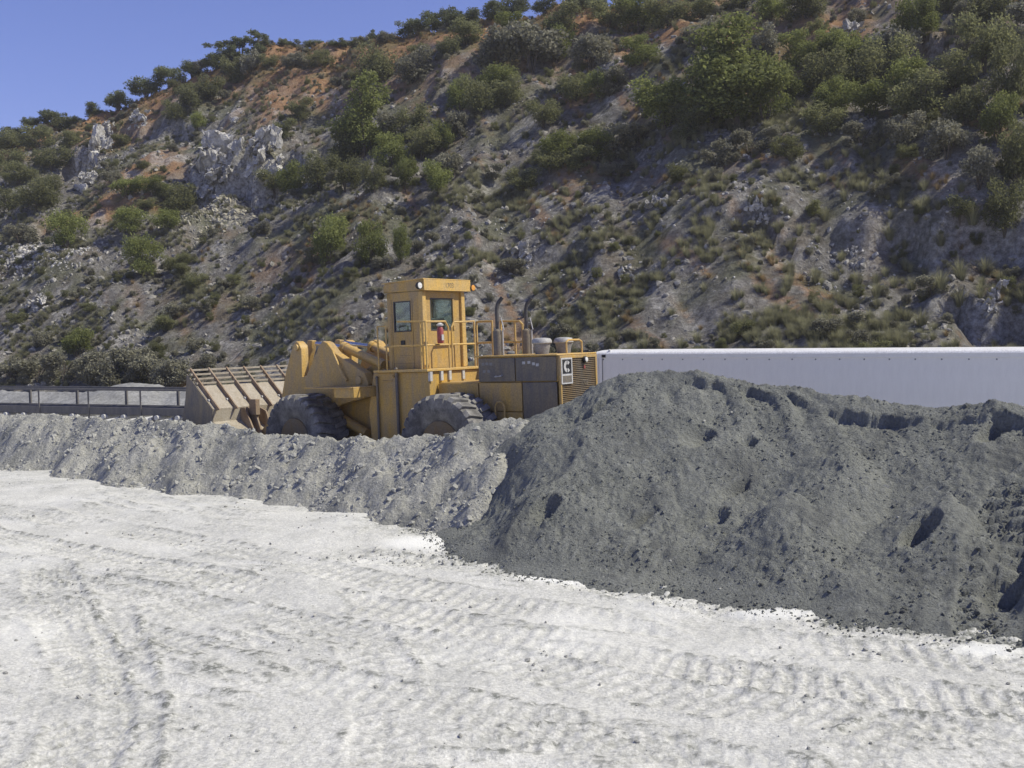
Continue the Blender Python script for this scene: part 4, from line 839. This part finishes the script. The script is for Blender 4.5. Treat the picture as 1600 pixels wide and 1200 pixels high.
wall_x(cabp, CX1 - .06, CX1, -CY + .1, CY - .1, CZ0, CZ1, (-.70, .70, 4.1, 5.35))
wall_y(cabp, CY - .06, CY, CX0 + .12, CX1 - .06, CZ0, CZ1, (1.86, 2.52, 4.38, 5.24))
wall_y(cabp, -CY, -CY + .06, CX0 + .12, CX1 - .06, CZ0, CZ1, (1.62, 2.60, 3.95, 5.36))
cab = cabp.obj('cab', 'yellow', L)
for (xx, yy) in ((CX0, CY), (CX0, -CY)):
    s = 1 if yy > 0 else -1; MB().prism([(s * (CY - .17), CZ0), (s * (CY + .04), CZ0), (s * CY, CZ1), (s * (CY - .14), CZ1)], xx - .02, xx + .14, 'yz').obj('cab_post', 'yellow_clean', cab, .02)
for (xx, yy) in ((CX1, CY), (CX1, -CY)):
    s = 1 if yy > 0 else -1; MB().box(xx - .1, xx + .03, min(s * .78, s * .925), max(s * .78, s * .925), CZ0, CZ1).obj('cab_post', 'yellow', cab, .02)
MB().prism([(1.34, 5.49), (2.84, 5.50), (2.84, 5.70), (2.74, 5.76), (1.38, 5.80), (1.34, 5.78)], -1.05, .96).obj('cab_roof', 'yellow', cab, .02)
MB().prism([(1.30, 5.795), (2.88, 5.755), (2.88, 5.775), (1.30, 5.825)], -1.07, .98).obj('roof_sheet', 'yellow_clean', cab, .005)
MB().box(1.295, 1.337, -1.06, .95, 5.49, 5.79).obj('rear_visor', 'yellow_clean', cab, .006)
me = text_mesh('1703', .19, .002); me.materials.append(M['soot']); t = bpy.data.objects.new('fleet_number', me); link(t, cab); t.matrix_local = Matrix.Translation((1.292, -.12, 5.64)) @ Matrix(((0, 0, -1, 0), (-1, 0, 0, 0), (0, 1, 0, 0), (0, 0, 0, 1)))
def frame_pane(nm, axis, c, a0, a1, z0, z1):
    b = MB(); g = MB(); q = .035
    for (p0, p1, r0, r1) in ((a0, a1, z0, z0 + q), (a0, a1, z1 - q, z1), (a0, a0 + q, z0 + q, z1 - q), (a1 - q, a1, z0 + q, z1 - q)):
        b.box(c - .035, c + .035, p0, p1, r0, r1) if axis == 'x' else b.box(p0, p1, c - .035, c + .035, r0, r1)
    g.box(c - .005, c + .005, a0 + q, a1 - q, z0 + q, z1 - q) if axis == 'x' else g.box(a0 + q, a1 - q, c - .005, c + .005, z0 + q, z1 - q)
    w = b.obj('window', 'dark', L, .006); g.obj('pane', 'glass', w)
frame_pane('rear', 'x', CX0 + .09, -.50, .52, 4.38, 5.30); frame_pane('front', 'x', CX1 - .03, -.70, .70, 4.1, 5.35)
frame_pane('left', 'y', CY - .025, 1.86, 2.52, 4.38, 5.24); frame_pane('right', 'y', -CY + .03, 1.62, 2.60, 3.95, 5.36)
MB().box(CX0 + .02, CX0 + .058, -.46, -.42, 4.4, 5.28).obj('window_bar', 'yellow', cab)
MB().box(1.80, 1.808, .912, .916, 3.36, 5.3).box(2.57, 2.578, .912, .916, 3.36, 5.3).box(1.81, 2.57, .912, .916, 3.50, 3.505).box(1.87, 2.35, .912, .916, 3.72, 3.725).obj('door_seam', 'dark', cab)
MB().box(2.12, 2.26, .91, .94, 4.02, 4.14).obj('door_latch', 'black', cab)
MB().box(1.75, 2.15, -.3, .3, 3.75, 3.9).box(1.66, 1.78, -.3, .3, 3.88, 4.75).obj('operator_seat', 'black', cab, .04)
MB().cyl((2.5, 0, 3.4), (2.3, 0, 4.2), .04).lathe([(.20, 4.19), (.22, 4.20), (.20, 4.22)], (2.28, 0, 0), 'z', 16).obj('steering_column', 'black', cab)
for (xx, yy, zz, ln) in ((1.40, 1.06, 5.62, 'lens'), (1.32, -1.15, 5.60, 'amber'), (2.84, 1.04, 5.42, 'lens'), (2.84, -1.12, 5.45, 'lens')):
    dx = -1 if xx < 2 else 1
    lm = MB().lathe([(.05, -.08 * dx), (.10, -.02 * dx), (.105, .05 * dx), (.09, .05 * dx)], (xx, yy, zz), 'x', 16).obj('work_lamp', 'black', cab)
    MB().lathe([(.088, .045 * dx), (.08, .062 * dx), (.02, .07 * dx)], (xx, yy, zz), 'x', 14).obj('lamp_lens', ln, lm)
# rails
def rail(name, runs, r=.022, mat='yellow_clean'):
    b = MB()
    for p in runs: b.tube([Vector(q) for q in p], r)
    return b.obj(name, mat, L)
rail('side_rail', [[(1.15, 1.34, 3.33), (1.15, 1.34, 4.62)], [(.96, 1.34, 4.62), (1.99, 1.34, 4.66)], [(.96, 1.34, 3.98), (2.5, 1.34, 3.98)], [(2.76, 1.34, 3.33), (2.76, 1.34, 4.56), (2.44, 1.34, 4.56), (2.44, 1.34, 3.33)]])
rail('rear_rail', [[(.96, 1.34, 3.33), (.96, 1.34, 4.62), (.96, .52, 4.62), (.96, .40, 4.45), (.96, .40, 3.33)], [(.96, 1.34, 3.98), (.96, .40, 3.98)], [(.96, .26, 3.33), (.96, .26, 4.45), (.96, .16, 4.6), (.96, -.74, 4.62), (.96, -.74, 3.33)], [(.96, .26, 3.98), (.96, -.74, 3.98)]], .027)
rail('far_rail', [[(1.45, -1.46, 3.33), (1.45, -1.46, 4.62), (.87, -1.46, 4.62), (.87, -1.46, 3.33)], [(1.45, -1.46, 4.0), (.87, -1.46, 4.0)], [(.55, -1.46, 3.33), (.55, -1.46, 4.60), (-.12, -1.46, 4.57), (-.22, -1.46, 4.48), (-.22, -1.46, 3.33)], [(.55, -1.46, 4.0), (-.22, -1.46, 3.98)], [(.05, -1.46, 3.33), (.05, -1.46, 4.57)]], .03)
fx = MB().lathe([(.075, 4.02), (.09, 4.05), (.09, 4.40), (.06, 4.47), (.02, 4.48)], (.86, .86, 0), 'z', 18).obj('fire_extinguisher', 'red', L)
MB().lathe([(.03, 4.47), (.09, 4.49), (.10, 4.53), (.03, 4.58)], (.86, .86, 0), 'z', 14).obj('extinguisher_head', 'palemetal', fx)
MB().box(.765, .772, .82, .91, 4.10, 4.26).obj('extinguisher_tag', 'palemetal', fx)
rail('access_ladder', [[(-1.05, 1.0, 1.5), (-1.05, 1.0, 2.3), (-1.12, 1.0, 2.42), (-1.28, 1.0, 2.42), (-1.35, 1.0, 2.3), (-1.35, 1.0, 1.5)], [(-1.05, 1.0, 1.8), (-1.35, 1.0, 1.8)]], .025)
# front half
def F(mb, name, mat, bev=0.0, parent=None): return mb.obj(name, mat, parent or L, bev, XF)
F(MB().box(2.9, 6.6, -.70, .70, .95, 2.55), 'front_frame', 'yellow', .03)
F(MB().box(5.2, 6.2, -1.1, 1.1, 1.05, 1.65), 'front_axle', 'dark', .05)
F(MB().prism([(3.0, 2.4), (4.3, 2.4), (4.1, 3.35), (3.6, 3.5), (3.1, 3.3)], .45, .62).prism([(3.0, 2.4), (4.3, 2.4), (4.1, 3.35), (3.6, 3.5), (3.1, 3.3)], -.62, -.45), 'loader_tower', 'yellow', .02)
ARM = [(7.55, 2.3), (7.40, 2.75), (7.18, 3.36), (6.8, 4.12), (6.62, 4.28), (6.50, 4.22), (6.38, 4.02), (6.40, 3.17), (6.18, 3.22), (5.74, 3.80), (5.50, 4.13), (5.33, 4.24), (5.15, 4.18), (4.83, 3.88), (3.92, 3.46), (3.52, 3.27), (3.38, 2.95), (3.55, 2.55), (4.6, 2.35), (6.2, 1.75), (8.3, 1.0), (8.75, .95), (8.8, 1.35), (8.2, 1.8)]
for s in (1, -1):
    y0, y1 = (.85, 1.13) if s > 0 else (-1.13, -.85)
    arm = F(MB().prism(ARM, y0, y1), 'lift_arm', 'yellow', .02)
    F(MB().cyl((6.58, y0 - .06, 4.08), (6.58, y1 + .06, 4.08), .10, n=18).cyl((3.75, y0 - .05, 3.05), (3.75, y1 + .05, 3.05), .12, n=18), 'pivot_pin', 'yellow_clean', 0, arm)
    yc = s * .55
    tc = F(MB().cyl((3.45, yc, 3.50), (5.0, yc, 4.02), .135, n=20).cyl((4.95, yc, 4.0), (5.08, yc, 4.045), .165, n=20).cyl((3.30, yc, 3.45), (3.5, yc, 3.52), .16, n=18), 'tilt_cylinder', 'yellow_clean', 0)
    F(MB().cyl((5.05, yc, 4.03), (6.35, yc, 4.18), .07, n=16), 'cylinder_rod', 'chrome', 0, tc)
    F(MB().prism([(6.45, 4.28), (6.68, 4.30), (7.10, 3.5), (7.85, 2.3), (7.65, 2.1), (6.95, 3.05), (6.5, 4.0)], yc - .09, yc + .09), 'tilt_lever', 'yellow', .02)
    lc = F(MB().cyl((3.7, s * .95, 1.5), (5.3, s * .95, 2.1), .14, n=18), 'lift_cylinder', 'yellow', 0)
    F(MB().cyl((5.3, s * .95, 2.1), (6.3, s * .95, 2.45), .08, n=14), 'cylinder_rod', 'chrome', 0, lc)
    ya, yb = (1.14, 2.12) if s > 0 else (-2.12, -1.14)
    fe = F(MB().box(2.95, 5.05, ya, yb, 2.86, 2.90), 'front_fender', 'yellow', .01)
    F(MB().box(2.95, 3.8, s * 1.2, s * 2.05, 2.60, 2.86) if s > 0 else MB().box(2.95, 3.8, -2.05, -1.2, 2.60, 2.86), 'step_box', 'yellow', .01, fe)
    F(MB().tube([(4.85, s * 1.16, 3.9), (4.62, s * 1.20, 3.6), (4.42, s * 1.20, 3.25), (4.25, s * 1.18, 3.05)], .035), 'hydraulic_pipe', 'yellow_clean', 0)
F(MB().cyl((7.35, -.9, 2.6), (7.35, .9, 2.6), .16, n=20), 'cross_tube', 'yellow')
for q, (yc, xx) in enumerate(((.35, 3.35), (.1, 3.25), (-.2, 3.3))):
    F(MB().tube([(3.9, yc, 3.45), (3.6, yc, 3.52), (3.35, yc, 3.42), (3.2, yc, 3.15), (3.18, yc, 2.8)], .055, 12), 'hydraulic_hose', 'yellow_clean' if q < 2 else 'dark')
# bucket
BW = 2.45
bk = F(MB().prism([(10.06, 2.985), (9.20, 2.27), (9.24, 1.86), (8.72, 1.55), (8.60, 1.1), (8.80, .65), (9.3, .42), (11.3, .30), (11.3, .34), (9.35, .48), (8.88, .70), (8.69, 1.1), (8.80, 1.50), (9.32, 1.82), (9.29, 2.24), (10.10, 2.925)], -BW, BW), 'bucket', 'worn')
for i in range(4):
    x0 = 10.56 - i * .15; z0 = 3.49 - i * .143; F(MB().box(x0 - .045, x0 + .045, -BW, BW, z0 - .028, z0 + .035), 'spill_bar', 'worn', .006, bk)
for i in range(8):
    yc = BW - .10 - i * (2 * BW - .2) / 7; F(MB().prism([(10.62, 3.55), (10.53, 3.56), (10.46, 3.50), (8.98, 2.24), (9.24, 2.20), (9.9, 2.80)], yc - .025, yc + .025), 'rib', 'rust', .005, bk)
    F(MB().cyl((9.50, yc + .03, 2.52), (9.50, yc + .09, 2.52), .05, n=10), 'rib_boss', 'palemetal', 0, bk)
for s in (1, -1): F(MB().prism([(10.56, 3.38), (9.20, 2.27), (9.24, 1.86), (8.72, 1.55), (8.60, 1.1), (8.80, .65), (9.3, .42), (11.3, .30), (11.1, 1.4), (10.7, 2.6)], s * BW, s * (BW + .04)), 'end_plate', 'soot', .006, bk)  # darker than the shell: shade on the bucket ends put into the colour
for s in (1, -1):
    for d in (-.16, .16): F(MB().prism([(9.3, 2.3), (8.75, 2.1), (8.5, 1.5), (8.45, .9), (8.7, .7), (9.2, 1.5)], s * .99 + d * 1.25 - .03, s * .99 + d * 1.25 + .03), 'hinge_plate', 'rust', .006, bk)
    F(MB().prism([(9.25, 2.25), (8.98, 2.24), (8.55, 1.5), (8.45, 1.0), (8.7, .9), (8.8, 1.55), (9.2, 1.85)], s * 1.42 - .03, s * 1.42 + .03), 'back_rib', 'rust', .006, bk)
    F(MB().box(8.6, 8.95, s * 1.22 - .08, s * 1.22 + .08, 2.0, 2.5), 'stop_block', 'rust', .01, bk)
for i in range(8): yc = BW - .2 - i * (2 * BW - .4) / 7; F(MB().prism([(11.2, .28), (11.3, .42), (11.7, .33), (11.7, .29)], yc - .1, yc + .1), 'tooth', 'worn', .006, bk)

# ------------------------------------------------------------------ white trailer
TA = Vector((2.80, 35.0, 0)); TB = Vector((13.69, 28.2, 0)); td = (TB - TA).normalized(); tn = Vector((-td.y, td.x, 0)); 
trailer = empty('box_trailer'); trailer.matrix_world = Matrix(((td.x, tn.x, 0, TA.x), (td.y, tn.y, 0, TA.y), (0, 0, 1, 0), (0, 0, 0, 1)))
tag(trailer, 'long white box trailer parked behind the dark sand heap', 'trailer')
TL, TW, TT = 15.8, 2.55, 3.52
MB().box(.02, TL - .02, .03, TW - .03, .95, TT - .05).obj('box_body', 'trailer', trailer)
MB().box(.0, TL, -.005, .03, TT - .17, TT - .03).obj('top_rail', 'trailer', trailer, .012); MB().box(.0, TL, TW - .03, TW + .005, TT - .17, TT - .03).obj('top_rail', 'trailer', trailer, .012)
MB().box(.0, TL, -.008, .03, .90, 1.10).obj('bottom_rail', 'trailer', trailer, .01)
prof = [(-.010, TT - .045), (.015, TT - .005), (.10, TT + .045), (.5, TT + .075), (TW / 2, TT + .09), (TW - .5, TT + .075), (TW - .10, TT + .045), (TW - .015, TT - .005), (TW + .01, TT - .045)]
MB().prism(prof, -.01, TL + .01, 'yz').obj('roof', 'trailer_roof', trailer)
pw = .70
pan_me = MB().box(0, pw, .012, .03, 1.11, TT - .171).mesh('side_panel', 'trailer')
for i in range(22):
    p = bpy.data.objects.new('side_panel', pan_me); link(p, trailer); p.location = (.25 + i * pw, 0, 0)
    if .25 + (i + 1) * pw > TL: p.scale.x = (TL - .25 - i * pw) / pw
    rv = MB().lathe([(.024, .004), (.022, -.008), (.008, -.012)], (0, 0, 0), 'y', 8)
    ro = rv.obj('rivet', 'greymetal', trailer); ro.location = (.27 + i * pw, .010, TT - .215)
MB().box(-.012, .23, -.010, .03, 1.0, TT - .171).obj('corner_post', 'trailer', trailer, .01)
MB().box(.10, .11, -.013, -.010, 1.0, TT - .18).box(.225, .232, -.014, .012, 1.0, TT - .18).obj('post_seam', 'greymetal', trailer)
MB().box(.22, .36, -.03, -.005, TT - .15, TT - .06).obj('marker_lamp', 'black', trailer, .006)
MB().lathe([(.05, TT + .03), (.05, TT + .09), (.02, TT + .11)], (.45, .12, 0), 'z', 12).obj('roof_lamp', 'lens', trailer)
MB().box(.30, TL - .3, .5, .62, .70, .95).box(.30, TL - .3, TW - .62, TW - .5, .70, .95).obj('chassis', 'dark', trailer)
for xx in (1.4, 2.7):
    for yy in (.12, TW - .12 - .5):
        w = MB().lathe([(.30, 0), (.50, .02), (.52, .08), (.52, .42), (.50, .48), (.30, .5)], (xx, yy, .52), 'y', 28).obj('wheel', 'rubber', trailer)
        MB().lathe([(.29, -.005), (.24, .05), (.1, .06), (.1, .01)], (xx, yy, .52), 'y', 20).obj('rim', 'palemetal', w)
for yy in (.5, TW - .6): MB().box(11.6, 11.72, yy, yy + .1, .08, .95).box(11.5, 11.82, yy - .1, yy + .2, 0.02, .08).obj('landing_leg', 'dark', trailer)

# ------------------------------------------------------------------ conveyor
CA = Vector((-33.4, 54.0, 0)); CB = Vector((-8.6, 43.05, 0)); cd = (CB - CA).normalized(); cn = Vector((-cd.y, cd.x, 0)); CL = (CB - CA).length
conv = empty('belt_conveyor'); conv.matrix_world = Matrix(((cd.x, cn.x, 0, CA.x), (cd.y, cn.y, 0, CA.y), (0, 0, 1, 0), (0, 0, 0, 1)))
tag(conv, 'long dark steel ground conveyor with handrail and posts at the foot of the hill', 'conveyor')
for y0 in (0, 1.5):
    MB().box(0, CL, y0, y0 + .08, .86, 1.20).obj('stringer', 'conv', conv, .01); MB().box(0, CL, y0 - .01, y0 + .09, 1.94, 2.03).obj('top_rail', 'conv', conv, .01)
MB().prism([(.12, 1.16), (.4, .98), (1.18, .98), (1.46, 1.16), (1.46, 1.18), (1.18, 1.0), (.4, 1.0), (.12, 1.18)], 0, CL, 'yz').obj('belt', 'belt', conv)
n = int(CL / 3.05)
for i in range(n + 1):
    xx = .3 + i * 3.05
    MB().box(xx - .035, xx + .035, -.035, .0, 0, 1.94).obj('post', 'conv', conv); MB().box(xx + .62, xx + .74, 1.58, 1.66, 0, 1.94).obj('post', 'conv', conv)
    for q in (.75, 1.9):
        fr = MB().prism([(xx + q - .10, .40), (xx + q + .10, .40), (xx + q + .05, .86), (xx + q - .05, .86)], -.06, .0).obj('idler_bracket', 'conv', conv)
        MB().cyl((xx + q - .20, -.10, .66), (xx + q - .20, 1.6, .80), .11, n=12).obj('idler_roller', 'palemetal', fr)
        MB().cyl((xx + q + .22, -.16, .78), (xx + q + .22, 1.6, .78), .11, n=12).obj('idler_roller', 'palemetal', fr)

# ------------------------------------------------------------------ dusty air
hz, t, b = new_mat('dusty_air'); t.nodes.remove(b); pv = N(t, 'ShaderNodeVolumePrincipled'); pv.inputs['Color'].default_value = (0.97, 0.97, 0.97, 1); pv.inputs['Density'].default_value = 0.0004; pv.inputs['Anisotropy'].default_value = 0.2
t.links.new(pv.outputs['Volume'], t.nodes['Material Output'].inputs['Volume'])
air = MB().box(-950, 950, -950, 950, -1.5, 78).obj('haze', hz); tag(air, 'thin dusty air over the quarry', 'haze', kind='stuff')
